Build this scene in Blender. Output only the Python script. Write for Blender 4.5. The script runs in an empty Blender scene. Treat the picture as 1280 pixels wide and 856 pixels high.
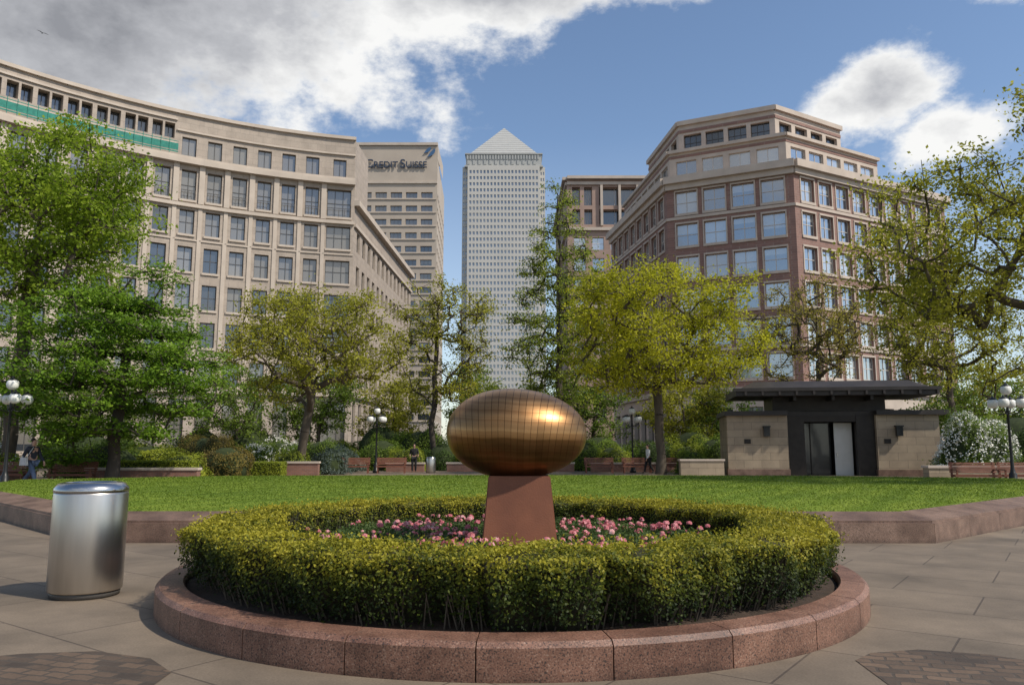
import bpy, math, random
import numpy as np
import bmesh
from mathutils import Vector, Matrix
random.seed(7)
R=np.random.default_rng(11)
scene=bpy.context.scene
COL=scene.collection
# ------------------------------------------------------------------ materials
def newmat(name):
    m=bpy.data.materials.new(name); m.use_nodes=True
    nt=m.node_tree; nt.nodes.clear()
    return m,nt,nt.nodes,nt.links
def N(ns,t,**k):
    n=ns.new(t)
    for a,b in k.items(): setattr(n,a,b)
    return n
def c4(c): return (c[0],c[1],c[2],1)
def ramp(ns,stops):
    r=ns.new('ShaderNodeValToRGB'); e=r.color_ramp.elements
    while len(e)<len(stops): e.new(0.5)
    for i,(p,c) in enumerate(stops): e[i].position=p; e[i].color=c4(c)
    return r
def mat(name,c1,c2=None,scale=2.0,rough=.7,bump=0.0,bscale=None,metal=0.0,detail=6,spec=.4,stretch=None):
    m,nt,ns,lk=newmat(name)
    o=N(ns,'ShaderNodeOutputMaterial'); p=N(ns,'ShaderNodeBsdfPrincipled')
    p.inputs['Roughness'].default_value=rough; p.inputs['Metallic'].default_value=metal
    p.inputs['Specular IOR Level'].default_value=spec
    tc=N(ns,'ShaderNodeTexCoord'); mp=N(ns,'ShaderNodeMapping')
    if stretch: mp.inputs['Scale'].default_value=stretch
    lk.new(tc.outputs['Object'],mp.inputs['Vector'])
    c2=c2 or tuple(x*.8 for x in c1)
    nz=N(ns,'ShaderNodeTexNoise'); nz.inputs['Scale'].default_value=scale; nz.inputs['Detail'].default_value=detail
    lk.new(mp.outputs[0],nz.inputs['Vector'])
    r=ramp(ns,[(.3,c2),(.7,c1)]); lk.new(nz.outputs['Fac'],r.inputs[0]); lk.new(r.outputs[0],p.inputs['Base Color'])
    if bump:
        b=N(ns,'ShaderNodeBump'); b.inputs['Strength'].default_value=bump; b.inputs['Distance'].default_value=.02
        n2=N(ns,'ShaderNodeTexNoise'); n2.inputs['Scale'].default_value=bscale or scale*4; n2.inputs['Detail'].default_value=8
        lk.new(mp.outputs[0],n2.inputs['Vector']); lk.new(n2.outputs['Fac'],b.inputs['Height']); lk.new(b.outputs[0],p.inputs['Normal'])
    lk.new(p.outputs[0],o.inputs[0]); return m
def leafmat(name,dark,mid,light,transl=.35,nscale=.45,zgrow_shade=None):
    m,nt,ns,lk=newmat(name)
    o=N(ns,'ShaderNodeOutputMaterial')
    tc=N(ns,'ShaderNodeTexCoord'); ge=N(ns,'ShaderNodeNewGeometry')
    nz=N(ns,'ShaderNodeTexNoise'); nz.inputs['Scale'].default_value=nscale; nz.inputs['Detail'].default_value=3
    lk.new(tc.outputs['Object'],nz.inputs['Vector'])
    a=N(ns,'ShaderNodeMath',operation='MULTIPLY'); a.inputs[1].default_value=.45; lk.new(ge.outputs['Random Per Island'],a.inputs[0])
    b=N(ns,'ShaderNodeMath',operation='MULTIPLY_ADD'); b.inputs[1].default_value=1.1; lk.new(nz.outputs['Fac'],b.inputs[0]); lk.new(a.outputs[0],b.inputs[2])
    c=N(ns,'ShaderNodeMath',operation='SUBTRACT'); c.inputs[1].default_value=.28; lk.new(b.outputs[0],c.inputs[0])
    fac=c.outputs[0]
    if zgrow_shade:  # new growth lighter on top; shade of lower faces painted into leaf colour
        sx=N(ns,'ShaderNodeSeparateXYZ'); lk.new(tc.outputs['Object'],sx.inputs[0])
        mr=N(ns,'ShaderNodeMapRange'); mr.inputs[1].default_value=zgrow_shade[0]; mr.inputs[2].default_value=zgrow_shade[1]
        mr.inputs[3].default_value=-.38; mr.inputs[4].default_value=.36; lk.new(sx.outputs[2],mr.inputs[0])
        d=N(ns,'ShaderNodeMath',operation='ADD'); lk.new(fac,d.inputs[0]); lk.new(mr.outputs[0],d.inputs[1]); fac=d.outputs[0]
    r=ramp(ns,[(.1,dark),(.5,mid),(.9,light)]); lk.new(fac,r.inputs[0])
    df=N(ns,'ShaderNodeBsdfPrincipled'); df.inputs['Roughness'].default_value=.55; df.inputs['Specular IOR Level'].default_value=.25
    tr=N(ns,'ShaderNodeBsdfTranslucent'); mx=N(ns,'ShaderNodeMixShader'); mx.inputs[0].default_value=transl
    lk.new(r.outputs[0],df.inputs['Base Color']); lk.new(r.outputs[0],tr.inputs['Color'])
    lk.new(df.outputs[0],mx.inputs[1]); lk.new(tr.outputs[0],mx.inputs[2]); lk.new(mx.outputs[0],o.inputs[0])
    return m
def glassmat(name,dark,blind,frac=.3,gl=.35,tint=(.85,.9,.95),blinds=True):
    m,nt,ns,lk=newmat(name)
    o=N(ns,'ShaderNodeOutputMaterial'); p=N(ns,'ShaderNodeBsdfPrincipled'); p.inputs['Roughness'].default_value=.25
    ge=N(ns,'ShaderNodeNewGeometry'); oi=N(ns,'ShaderNodeObjectInfo')
    ad=N(ns,'ShaderNodeMath',operation='ADD'); lk.new(ge.outputs['Random Per Island'],ad.inputs[0]); lk.new(oi.outputs['Random'],ad.inputs[1])
    fr=N(ns,'ShaderNodeMath',operation='FRACT'); lk.new(ad.outputs[0],fr.inputs[0])
    r=ramp(ns,[(0,dark),(1-frac,tuple(d*1.8 for d in dark)),(1-frac*.7,tuple(b*.5 for b in blind)),(1,blind)])
    lk.new(fr.outputs[0],r.inputs[0]); colr=r.outputs[0]
    tc=N(ns,'ShaderNodeTexCoord')
    if blinds:
        sp=N(ns,'ShaderNodeSeparateXYZ'); lk.new(tc.outputs['Object'],sp.inputs[0])
        k=N(ns,'ShaderNodeMath',operation='MULTIPLY'); k.inputs[1].default_value=7.31; lk.new(fr.outputs[0],k.inputs[0])
        k2=N(ns,'ShaderNodeMath',operation='FRACT'); lk.new(k.outputs[0],k2.inputs[0])
        k3=N(ns,'ShaderNodeMath',operation='MULTIPLY_ADD'); k3.inputs[1].default_value=3.0; k3.inputs[2].default_value=-.7; lk.new(k2.outputs[0],k3.inputs[0])
        gt=N(ns,'ShaderNodeMath',operation='GREATER_THAN'); lk.new(sp.outputs[2],gt.inputs[0]); lk.new(k3.outputs[0],gt.inputs[1])
        mc=N(ns,'ShaderNodeMix',data_type='RGBA'); lk.new(gt.outputs[0],mc.inputs[0]); lk.new(colr,mc.inputs[6]); mc.inputs[7].default_value=c4(tuple(b*.75 for b in blind)); colr=mc.outputs[2]
    lk.new(colr,p.inputs['Base Color'])
    g=N(ns,'ShaderNodeBsdfGlossy'); g.inputs['Roughness'].default_value=.06; g.inputs['Color'].default_value=c4(tint)
    nz=N(ns,'ShaderNodeTexNoise'); nz.inputs['Scale'].default_value=.6; lk.new(tc.outputs['Object'],nz.inputs[0])
    b=N(ns,'ShaderNodeBump'); b.inputs['Strength'].default_value=.15; b.inputs['Distance'].default_value=.05; lk.new(nz.outputs['Fac'],b.inputs['Height']); lk.new(b.outputs[0],g.inputs['Normal'])
    mx=N(ns,'ShaderNodeMixShader'); mx.inputs[0].default_value=gl
    lk.new(p.outputs[0],mx.inputs[1]); lk.new(g.outputs[0],mx.inputs[2]); lk.new(mx.outputs[0],o.inputs[0])
    return m
def granite(name,base,sp1,sp2,rough=.55):
    m,nt,ns,lk=newmat(name)
    o=N(ns,'ShaderNodeOutputMaterial'); p=N(ns,'ShaderNodeBsdfPrincipled'); p.inputs['Roughness'].default_value=rough
    tc=N(ns,'ShaderNodeTexCoord')
    v=N(ns,'ShaderNodeTexNoise'); v.inputs['Scale'].default_value=85; v.inputs['Detail'].default_value=4; lk.new(tc.outputs['Object'],v.inputs['Vector'])
    r=ramp(ns,[(.36,sp1),(.46,base),(.56,base),(.68,sp2)]); lk.new(v.outputs['Fac'],r.inputs[0])
    n=N(ns,'ShaderNodeTexNoise'); n.inputs['Scale'].default_value=2.2; n.inputs['Detail'].default_value=9; n.inputs['Roughness'].default_value=.65; lk.new(tc.outputs['Object'],n.inputs['Vector'])
    r2=ramp(ns,[(.32,(.45,.41,.39)),(.62,(1,1,1))]); lk.new(n.outputs['Fac'],r2.inputs[0])
    ge=N(ns,'ShaderNodeNewGeometry'); r3=ramp(ns,[(0,(.7,.66,.66)),(1,(1.0,1.0,1.0))]); lk.new(ge.outputs['Random Per Island'],r3.inputs[0])
    mx=N(ns,'ShaderNodeMix',data_type='RGBA',blend_type='MULTIPLY'); mx.inputs[0].default_value=1
    lk.new(r.outputs[0],mx.inputs[6]); lk.new(r2.outputs[0],mx.inputs[7])
    m2=N(ns,'ShaderNodeMix',data_type='RGBA',blend_type='MULTIPLY'); m2.inputs[0].default_value=1
    lk.new(mx.outputs[2],m2.inputs[6]); lk.new(r3.outputs[0],m2.inputs[7])
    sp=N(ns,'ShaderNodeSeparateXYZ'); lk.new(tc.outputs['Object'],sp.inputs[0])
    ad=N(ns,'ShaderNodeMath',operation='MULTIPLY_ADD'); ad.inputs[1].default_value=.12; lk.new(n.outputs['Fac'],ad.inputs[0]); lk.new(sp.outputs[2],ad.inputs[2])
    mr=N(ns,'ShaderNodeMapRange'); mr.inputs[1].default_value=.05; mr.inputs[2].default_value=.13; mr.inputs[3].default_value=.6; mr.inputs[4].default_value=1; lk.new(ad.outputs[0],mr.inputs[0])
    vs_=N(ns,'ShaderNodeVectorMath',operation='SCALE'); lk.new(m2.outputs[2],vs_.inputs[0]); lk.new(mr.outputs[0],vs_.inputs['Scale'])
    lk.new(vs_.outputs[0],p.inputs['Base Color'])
    b=N(ns,'ShaderNodeBump'); b.inputs['Strength'].default_value=.25; b.inputs['Distance'].default_value=.005; lk.new(v.outputs['Fac'],b.inputs['Height']); lk.new(b.outputs[0],p.inputs['Normal'])
    lk.new(p.outputs[0],o.inputs[0]); return m
def blocks(name,c1,c2,mortar,bw,bh,ms,rot=0,vert=False,rough=.75,stain=.35,offset=.5,distort=0,bumpd=.01):
    m,nt,ns,lk=newmat(name)
    o=N(ns,'ShaderNodeOutputMaterial'); p=N(ns,'ShaderNodeBsdfPrincipled'); p.inputs['Roughness'].default_value=rough
    tc=N(ns,'ShaderNodeTexCoord'); src=tc.outputs['Object']
    if vert:
        s=N(ns,'ShaderNodeSeparateXYZ'); lk.new(src,s.inputs[0]); a=N(ns,'ShaderNodeMath',operation='ADD'); lk.new(s.outputs[0],a.inputs[0]); lk.new(s.outputs[1],a.inputs[1])
        cb=N(ns,'ShaderNodeCombineXYZ'); lk.new(a.outputs[0],cb.inputs[0]); lk.new(s.outputs[2],cb.inputs[1]); src=cb.outputs[0]
    if distort:
        nd=N(ns,'ShaderNodeTexNoise'); nd.inputs['Scale'].default_value=6; lk.new(src,nd.inputs['Vector'])
        sc=N(ns,'ShaderNodeVectorMath',operation='SCALE'); sc.inputs['Scale'].default_value=distort; lk.new(nd.outputs['Color'],sc.inputs[0])
        av=N(ns,'ShaderNodeVectorMath',operation='ADD'); lk.new(src,av.inputs[0]); lk.new(sc.outputs[0],av.inputs[1]); src=av.outputs[0]
    mp=N(ns,'ShaderNodeMapping'); mp.inputs['Rotation'].default_value=(0,0,rot); lk.new(src,mp.inputs[0])
    b=N(ns,'ShaderNodeTexBrick'); b.offset=offset
    b.inputs['Color1'].default_value=c4(c1); b.inputs['Color2'].default_value=c4(c2); b.inputs['Mortar'].default_value=c4(mortar)
    b.inputs['Scale'].default_value=1; b.inputs['Brick Width'].default_value=bw; b.inputs['Row Height'].default_value=bh; b.inputs['Mortar Size'].default_value=ms
    b.inputs['Mortar Smooth'].default_value=.2; b.inputs['Bias'].default_value=0
    lk.new(mp.outputs[0],b.inputs['Vector'])
    n=N(ns,'ShaderNodeTexNoise'); n.inputs['Scale'].default_value=.9; n.inputs['Detail'].default_value=9; n.inputs['Roughness'].default_value=.65; lk.new(tc.outputs['Object'],n.inputs['Vector'])
    r2=ramp(ns,[(.3,(1-stain,)*3),(.7,(1,1,1))]); lk.new(n.outputs['Fac'],r2.inputs[0])
    n3=N(ns,'ShaderNodeTexNoise'); n3.inputs['Scale'].default_value=60; n3.inputs['Detail'].default_value=4; lk.new(tc.outputs['Object'],n3.inputs['Vector'])
    r3=ramp(ns,[(.3,(.78,.78,.78)),(.7,(1.08,1.08,1.08))]); lk.new(n3.outputs['Fac'],r3.inputs[0])
    mx=N(ns,'ShaderNodeMix',data_type='RGBA',blend_type='MULTIPLY'); mx.inputs[0].default_value=1
    lk.new(b.outputs[0],mx.inputs[6]); lk.new(r2.outputs[0],mx.inputs[7])
    m2=N(ns,'ShaderNodeMix',data_type='RGBA',blend_type='MULTIPLY'); m2.inputs[0].default_value=1
    lk.new(mx.outputs[2],m2.inputs[6]); lk.new(r3.outputs[0],m2.inputs[7])
    lk.new(m2.outputs[2],p.inputs['Base Color'])
    bp=N(ns,'ShaderNodeBump'); bp.inputs['Strength'].default_value=.5; bp.inputs['Distance'].default_value=bumpd; bp.invert=True
    lk.new(b.outputs['Fac'],bp.inputs['Height']); lk.new(bp.outputs[0],p.inputs['Normal'])
    lk.new(p.outputs[0],o.inputs[0]); return m
M={}
M['paving']=blocks('paving_slabs',(.245,.19,.135),(.20,.155,.11),(.11,.082,.06),1.7,1.05,.009,rot=.62,stain=.5)
M['ground']=mat('asphalt_ground',(.06,.06,.06),(.045,.045,.045),1.0,.9)
M['setts']=blocks('granite_setts',(.19,.125,.08),(.07,.05,.036),(.09,.068,.05),.19,.11,.012,rot=.3,stain=.55,distort=.08,bumpd=.03)
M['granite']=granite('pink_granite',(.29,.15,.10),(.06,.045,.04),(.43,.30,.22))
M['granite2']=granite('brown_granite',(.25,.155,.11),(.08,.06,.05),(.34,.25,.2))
M['soil']=mat('soil',(.05,.032,.022),(.025,.018,.012),9,.95,.8,40)
M['limestone']=blocks('limestone_facade',(.47,.395,.325),(.43,.36,.295),(.33,.28,.235),1.4,.74,.02,vert=True,stain=.25)
M['limestone_trim']=mat('limestone_trim',(.53,.455,.38),(.44,.375,.31),.6,.8,.1)
M['pavstone']=blocks('pavilion_stone',(.43,.34,.235),(.34,.265,.185),(.2,.16,.11),.95,.42,.01,vert=True,stain=.35)
M['brick']=blocks('brick_facade',(.31,.17,.135),(.255,.14,.112),(.33,.25,.21),.9,.3,.02,vert=True,stain=.22)
M['cream']=mat('cream_stone_band',(.52,.44,.37),(.43,.36,.30),.7,.8)
M['pinkstone']=mat('rose_stone',(.37,.26,.21),(.31,.215,.175),.5,.8)
M['tower_steel']=mat('tower_cladding',(.52,.50,.46),(.46,.445,.41),.05,.5,spec=.5)
M['pyramid']=mat('pyramid_cladding',(.42,.42,.40),(.35,.36,.35),.2,.5,stretch=(1,1,6))
M['beige']=mat('beige_cladding',(.46,.395,.325),(.40,.34,.28),.2,.8)
M['darkmetal']=mat('dark_bronze_metal',(.03,.025,.022),(.018,.015,.014),3,.45,metal=.3)
M['roofdark']=mat('dark_roof_metal',(.04,.033,.03),(.022,.019,.018),1.5,.55)
M['rooftop']=mat('grey_roof_felt',(.2,.19,.18),(.15,.14,.13),1.5,.9)
M['black']=mat('black_iron',(.014,.015,.015),(.009,.01,.01),5,.4)
M['frame_dark']=mat('dark_window_frame',(.09,.085,.08),(.06,.058,.055),3,.5)
M['frame_cream']=mat('cream_window_frame',(.58,.53,.47),(.52,.47,.42),3,.6)
M['frame_bronze']=mat('bronze_window_frame',(.17,.14,.115),(.12,.1,.085),3,.5)
M['glassL']=glassmat('office_glass',(.018,.021,.026),(.22,.205,.18),.3,.13)
M['glassR']=glassmat('reflective_glass',(.05,.065,.08),(.42,.43,.41),.42,.42)
M['glassT']=glassmat('tower_glass',(.11,.11,.11),(.18,.18,.18),.3,.2,blinds=False)
M['glassD']=glassmat('dark_glass',(.014,.018,.022),(.06,.06,.06),.2,.12,blinds=False)
M['glassB']=glassmat('tinted_door_glass',(.008,.009,.01),(.02,.02,.02),.2,.04,blinds=False)
M['net']=mat('teal_safety_net',(.04,.25,.19),(.025,.16,.13),3,.8)
M['wood']=mat('red_brown_wood',(.21,.08,.047),(.12,.045,.028),4,.6,stretch=(1,8,8))
M['brickwall']=blocks('red_brick_wall',(.33,.15,.10),(.25,.11,.08),(.24,.19,.16),.22,.075,.01,vert=True)
M['door']=mat('grey_painted_door',(.5,.5,.48),(.44,.44,.42),2,.5)
M['white']=mat('white_glass_globe',(.8,.8,.77),(.72,.72,.7),4,.25)
M['skin']=mat('skin',(.45,.27,.2),(.4,.23,.17),8,.55)
M['hair']=mat('dark_hair',(.03,.02,.015),(.02,.014,.01),20,.6)
M['jacket']=mat('dark_jacket_cloth',(.03,.034,.048),(.02,.023,.034),6,.85)
M['jeans']=mat('blue_denim',(.09,.125,.2),(.06,.085,.15),12,.85)
M['blackcloth']=mat('black_cloth',(.02,.02,.022),(.014,.014,.015),6,.9)
M['whitecloth']=mat('white_cloth',(.7,.7,.68),(.6,.6,.6),6,.85)
M['shoe']=mat('shoe_leather',(.02,.016,.014),None,6,.5)
M['bag']=mat('pale_canvas_bag',(.55,.55,.55),(.45,.45,.45),6,.8)
M['bark']=mat('grey_brown_bark',(.12,.095,.07),(.065,.052,.038),3,.9,.6,14,stretch=(1,1,.3))
M['barkd']=mat('dark_bark',(.075,.06,.047),(.04,.033,.026),3,.9,.6,14,stretch=(1,1,.3))
M['logo']=mat('blue_logo_paint',(.05,.12,.24),(.04,.1,.2),3,.5)
M['letters']=mat('dark_blue_lettering',(.03,.045,.08),(.025,.04,.07),3,.5)
M['gull']=mat('gull_feathers',(.3,.3,.3),(.18,.18,.18),6,.8)
M['corten']=mat('rust_brown_steel',(.25,.095,.05),(.155,.058,.033),2.2,.65,.12,60,metal=.1)
L={}
L['hedge']=leafmat('box_hedge_leaves',(.016,.03,.005),(.085,.11,.012),(.38,.34,.03),.35,2.2,zgrow_shade=(.38,.8))
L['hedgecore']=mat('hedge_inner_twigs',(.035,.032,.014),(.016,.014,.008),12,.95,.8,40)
L['maple']=leafmat('bright_green_leaves',(.10,.17,.015),(.24,.34,.025),(.42,.52,.05),.55)
L['layer']=leafmat('deep_green_leaves',(.05,.115,.012),(.14,.25,.02),(.28,.42,.04),.5,.6)
L['yellow']=leafmat('yellow_green_leaves',(.22,.24,.012),(.43,.43,.022),(.6,.57,.04),.55)
L['olive']=leafmat('olive_leaves',(.17,.18,.02),(.35,.35,.035),(.52,.5,.065),.55)
L['feather']=leafmat('feathery_green_leaves',(.11,.16,.02),(.25,.31,.035),(.41,.46,.06),.5)
L['brownish']=leafmat('young_bronze_leaves',(.16,.14,.025),(.31,.27,.04),(.44,.4,.06),.5)
L['dark']=leafmat('dark_shrub_leaves',(.02,.042,.01),(.06,.105,.02),(.13,.2,.035),.35,.9)
L['mid']=leafmat('mid_shrub_leaves',(.05,.095,.012),(.14,.215,.025),(.28,.37,.05),.45,.9)
L['light']=leafmat('light_shrub_leaves',(.10,.14,.015),(.26,.31,.03),(.45,.48,.05),.45,.9)
L['blue']=leafmat('grey_blue_shrub_leaves',(.035,.055,.05),(.085,.12,.10),(.18,.21,.17),.3,.9)
L['red']=leafmat('russet_shrub_leaves',(.07,.055,.018),(.18,.14,.035),(.3,.25,.06),.4,.9)
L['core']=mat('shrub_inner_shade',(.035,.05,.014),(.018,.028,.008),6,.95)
L['blossom']=mat('white_blossom',(.8,.79,.72),(.66,.66,.58),9,.7)
L['pink']=leafmat('pink_petals',(.45,.09,.12),(.72,.24,.27),(.86,.62,.6),.35,6)
L['bed']=leafmat('bedding_leaves',(.03,.055,.018),(.07,.12,.03),(.15,.2,.055),.35,3)
def lawnmat():
    m,nt,ns,lk=newmat('mown_grass')
    o=N(ns,'ShaderNodeOutputMaterial'); p=N(ns,'ShaderNodeBsdfPrincipled'); p.inputs['Roughness'].default_value=.85; p.inputs['Specular IOR Level'].default_value=.1
    tc=N(ns,'ShaderNodeTexCoord')
    mp=N(ns,'ShaderNodeMapping'); mp.inputs['Rotation'].default_value=(0,0,.55); lk.new(tc.outputs['Object'],mp.inputs[0])
    w=N(ns,'ShaderNodeTexWave'); w.inputs['Scale'].default_value=.32; w.inputs['Distortion'].default_value=.6; lk.new(mp.outputs[0],w.inputs[0])
    n=N(ns,'ShaderNodeTexNoise'); n.inputs['Scale'].default_value=.5; n.inputs['Detail'].default_value=8; lk.new(tc.outputs['Object'],n.inputs[0])
    n2=N(ns,'ShaderNodeTexNoise'); n2.inputs['Scale'].default_value=26; n2.inputs['Detail'].default_value=8; lk.new(tc.outputs['Object'],n2.inputs[0])
    a=N(ns,'ShaderNodeMath',operation='MULTIPLY_ADD'); a.inputs[1].default_value=.22; lk.new(w.outputs['Fac'],a.inputs[0]); lk.new(n.outputs['Fac'],a.inputs[2])
    b=N(ns,'ShaderNodeMath',operation='MULTIPLY_ADD'); b.inputs[1].default_value=.5; lk.new(n2.outputs['Fac'],b.inputs[0]); lk.new(a.outputs[0],b.inputs[2])
    r=ramp(ns,[(.55,(.075,.125,.014)),(.85,(.125,.185,.02)),(1.0,(.17,.225,.028))]); lk.new(b.outputs[0],r.inputs[0])
    lk.new(r.outputs[0],p.inputs['Base Color'])
    lk.new(p.outputs[0],o.inputs[0]); return m
M['lawn']=lawnmat()
M['blade']=leafmat('grass_blades',(.09,.14,.014),(.135,.195,.02),(.19,.25,.032),.4,.28)
def bronzemat():
    m,nt,ns,lk=newmat('banded_bronze')
    o=N(ns,'ShaderNodeOutputMaterial'); p=N(ns,'ShaderNodeBsdfPrincipled'); p.inputs['Metallic'].default_value=.95
    tc=N(ns,'ShaderNodeTexCoord')
    s=N(ns,'ShaderNodeSeparateXYZ'); lk.new(tc.outputs['Object'],s.inputs[0])
    fan=N(ns,'ShaderNodeMath',operation='MULTIPLY_ADD'); fan.inputs[1].default_value=-.28; fan.inputs[2].default_value=1.0; lk.new(s.outputs[2],fan.inputs[0])
    q=N(ns,'ShaderNodeMath',operation='MULTIPLY'); lk.new(s.outputs[0],q.inputs[0]); lk.new(fan.outputs[0],q.inputs[1])
    k=N(ns,'ShaderNodeMath',operation='MULTIPLY_ADD'); k.inputs[1].default_value=14.5; k.inputs[2].default_value=.3; lk.new(q.outputs[0],k.inputs[0])
    f=N(ns,'ShaderNodeMath',operation='FRACT'); lk.new(k.outputs[0],f.inputs[0])
    ln=N(ns,'ShaderNodeMath',operation='LESS_THAN'); ln.inputs[1].default_value=.07; lk.new(f.outputs[0],ln.inputs[0])
    # seams fade out towards the underside
    fd=N(ns,'ShaderNodeMapRange'); fd.inputs[1].default_value=-.35; fd.inputs[2].default_value=.1; fd.inputs[3].default_value=.25; fd.inputs[4].default_value=1; lk.new(s.outputs[2],fd.inputs[0])
    lf=N(ns,'ShaderNodeMath',operation='MULTIPLY'); lk.new(ln.outputs[0],lf.inputs[0]); lk.new(fd.outputs[0],lf.inputs[1])
    fl=N(ns,'ShaderNodeMath',operation='FLOOR'); lk.new(k.outputs[0],fl.inputs[0])
    wn=N(ns,'ShaderNodeTexWhiteNoise',noise_dimensions='1D'); lk.new(fl.outputs[0],wn.inputs['W'])
    nw=N(ns,'ShaderNodeTexNoise'); nw.inputs['Scale'].default_value=1.1; nw.inputs['Detail'].default_value=2; lk.new(tc.outputs['Object'],nw.inputs['Vector'])
    zz=N(ns,'ShaderNodeMath',operation='MULTIPLY_ADD'); zz.inputs[1].default_value=.12; lk.new(nw.outputs['Fac'],zz.inputs[0]); lk.new(s.outputs[2],zz.inputs[2])
    n=N(ns,'ShaderNodeTexNoise',noise_dimensions='1D'); n.inputs['Scale'].default_value=19; n.inputs['Detail'].default_value=3; lk.new(zz.outputs[0],n.inputs['W'])
    r=ramp(ns,[(.3,(.25,.125,.05)),(.7,(.42,.235,.10))]); lk.new(n.outputs['Fac'],r.inputs[0])
    vr=N(ns,'ShaderNodeMapRange'); vr.inputs[3].default_value=.86; vr.inputs[4].default_value=1.08; lk.new(wn.outputs['Value'],vr.inputs[0])
    sc=N(ns,'ShaderNodeVectorMath',operation='SCALE'); lk.new(r.outputs[0],sc.inputs[0]); lk.new(vr.outputs[0],sc.inputs['Scale'])
    mx=N(ns,'ShaderNodeMix',data_type='RGBA'); lk.new(lf.outputs[0],mx.inputs[0]); lk.new(sc.outputs[0],mx.inputs[6]); mx.inputs[7].default_value=(.05,.025,.012,1)
    lk.new(mx.outputs[2],p.inputs['Base Color'])
    rr=N(ns,'ShaderNodeMapRange'); rr.inputs[3].default_value=.27; rr.inputs[4].default_value=.44; lk.new(nw.outputs['Fac'],rr.inputs[0]); lk.new(rr.outputs[0],p.inputs['Roughness'])
    bp=N(ns,'ShaderNodeBump'); bp.inputs['Strength'].default_value=.35; bp.inputs['Distance'].default_value=.004
    lk.new(n.outputs['Fac'],bp.inputs['Height']); lk.new(bp.outputs[0],p.inputs['Normal'])
    lk.new(p.outputs[0],o.inputs[0]); return m
M['bronze']=bronzemat()
M['steel']=mat('brushed_stainless_steel',(.60,.57,.53),(.47,.445,.41),7,.33,0,metal=1,stretch=(1,1,.12),detail=3)
M['steel_rim']=mat('polished_steel_rim',(.5,.5,.5),(.42,.42,.42),3,.22,metal=1)

# ------------------------------------------------------------------ mesh helpers
class MB:
    def __init__(s): s.v=[]; s.f=[]; s.m=[]
    def quad(s,a,b,c,d,m=0):
        i=len(s.v); s.v+= [tuple(a),tuple(b),tuple(c),tuple(d)]; s.f.append((i,i+1,i+2,i+3)); s.m.append(m)
    def poly(s,pts,m=0):
        i=len(s.v); s.v+=[tuple(p) for p in pts]; s.f.append(tuple(range(i,i+len(pts)))); s.m.append(m)
    def hexa(s,b,t,m=0):
        i=len(s.v); s.v+=[tuple(p) for p in b]+[tuple(p) for p in t]
        for f in ((3,2,1,0),(4,5,6,7),(0,1,5,4),(1,2,6,5),(2,3,7,6),(3,0,4,7)):
            s.f.append(tuple(i+k for k in f)); s.m.append(m)
    def box(s,x0,x1,y0,y1,z0,z1,m=0):
        s.hexa([(x0,y0,z0),(x1,y0,z0),(x1,y1,z0),(x0,y1,z0)],[(x0,y0,z1),(x1,y0,z1),(x1,y1,z1),(x0,y1,z1)],m)
    def along(s,p0,p1,z0,z1,out,inn,m=0,ext=0):
        d=Vector((p1[0]-p0[0],p1[1]-p0[1])).normalized(); n=Vector((d.y,-d.x))
        a=Vector(p0)-d*ext; b=Vector(p1)+d*ext
        q=[a+n*out,b+n*out,b-n*inn,a-n*inn]
        s.hexa([(p.x,p.y,z0) for p in q],[(p.x,p.y,z1) for p in q],m)
    def lathe(s,prof,cx=0,cy=0,seg=20,m=0,cap=True):
        i=len(s.v); n=len(prof)
        for r,z in prof:
            for k in range(seg):
                a=2*math.pi*k/seg; s.v.append((cx+r*math.cos(a),cy+r*math.sin(a),z))
        for j in range(n-1):
            for k in range(seg):
                k2=(k+1)%seg
                s.f.append((i+j*seg+k,i+j*seg+k2,i+(j+1)*seg+k2,i+(j+1)*seg+k)); s.m.append(m)
        if cap:
            s.f.append(tuple(i+k for k in reversed(range(seg)))); s.m.append(m)
            s.f.append(tuple(i+(n-1)*seg+k for k in range(seg))); s.m.append(m)
    def tube(s,a,b,r0,r1,seg=6,m=0):
        a=Vector(a); b=Vector(b); d=(b-a)
        if d.length<1e-5: return
        d.normalize(); u=d.orthogonal().normalized(); w=d.cross(u); i=len(s.v)
        for p,r in ((a,r0),(b,r1)):
            for k in range(seg):
                t=2*math.pi*k/seg; s.v.append(tuple(p+u*(r*math.cos(t))+w*(r*math.sin(t))))
        for k in range(seg):
            k2=(k+1)%seg; s.f.append((i+k,i+k2,i+seg+k2,i+seg+k)); s.m.append(m)
def link(ob,parent=None):
    COL.objects.link(ob)
    if parent is not None: ob.parent=parent
    return ob
def obj(name,mb,mats,parent=None,origin=(0,0,0),smooth=False,kind=None,label=None,category=None,group=None):
    me=bpy.data.meshes.new(name)
    o=Vector(origin)
    me.from_pydata([(x-o.x,y-o.y,z-o.z) for x,y,z in mb.v],[],mb.f)
    for m in mats: me.materials.append(m)
    me.polygons.foreach_set('material_index',mb.m)
    if smooth: me.polygons.foreach_set('use_smooth',[True]*len(me.polygons))
    me.update()
    ob=bpy.data.objects.new(name,me); link(ob,parent)
    if parent is None: ob.location=o
    tags(ob,kind,label,category,group); return ob
def tags(ob,kind=None,label=None,category=None,group=None):
    if kind: ob['kind']=kind
    if label: ob['label']=label
    if category: ob['category']=category
    if group: ob['group']=group
def root(name,loc,label,category,group=None,rz=0):
    e=bpy.data.objects.new(name,None); e.empty_display_size=.2; e.location=loc; e.rotation_euler=(0,0,rz)
    COL.objects.link(e); tags(e,None,label,category,group); return e
def rand_unit(n,rng=R):
    v=rng.normal(size=(n,3)); return v/np.linalg.norm(v,axis=1)[:,None]
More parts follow.
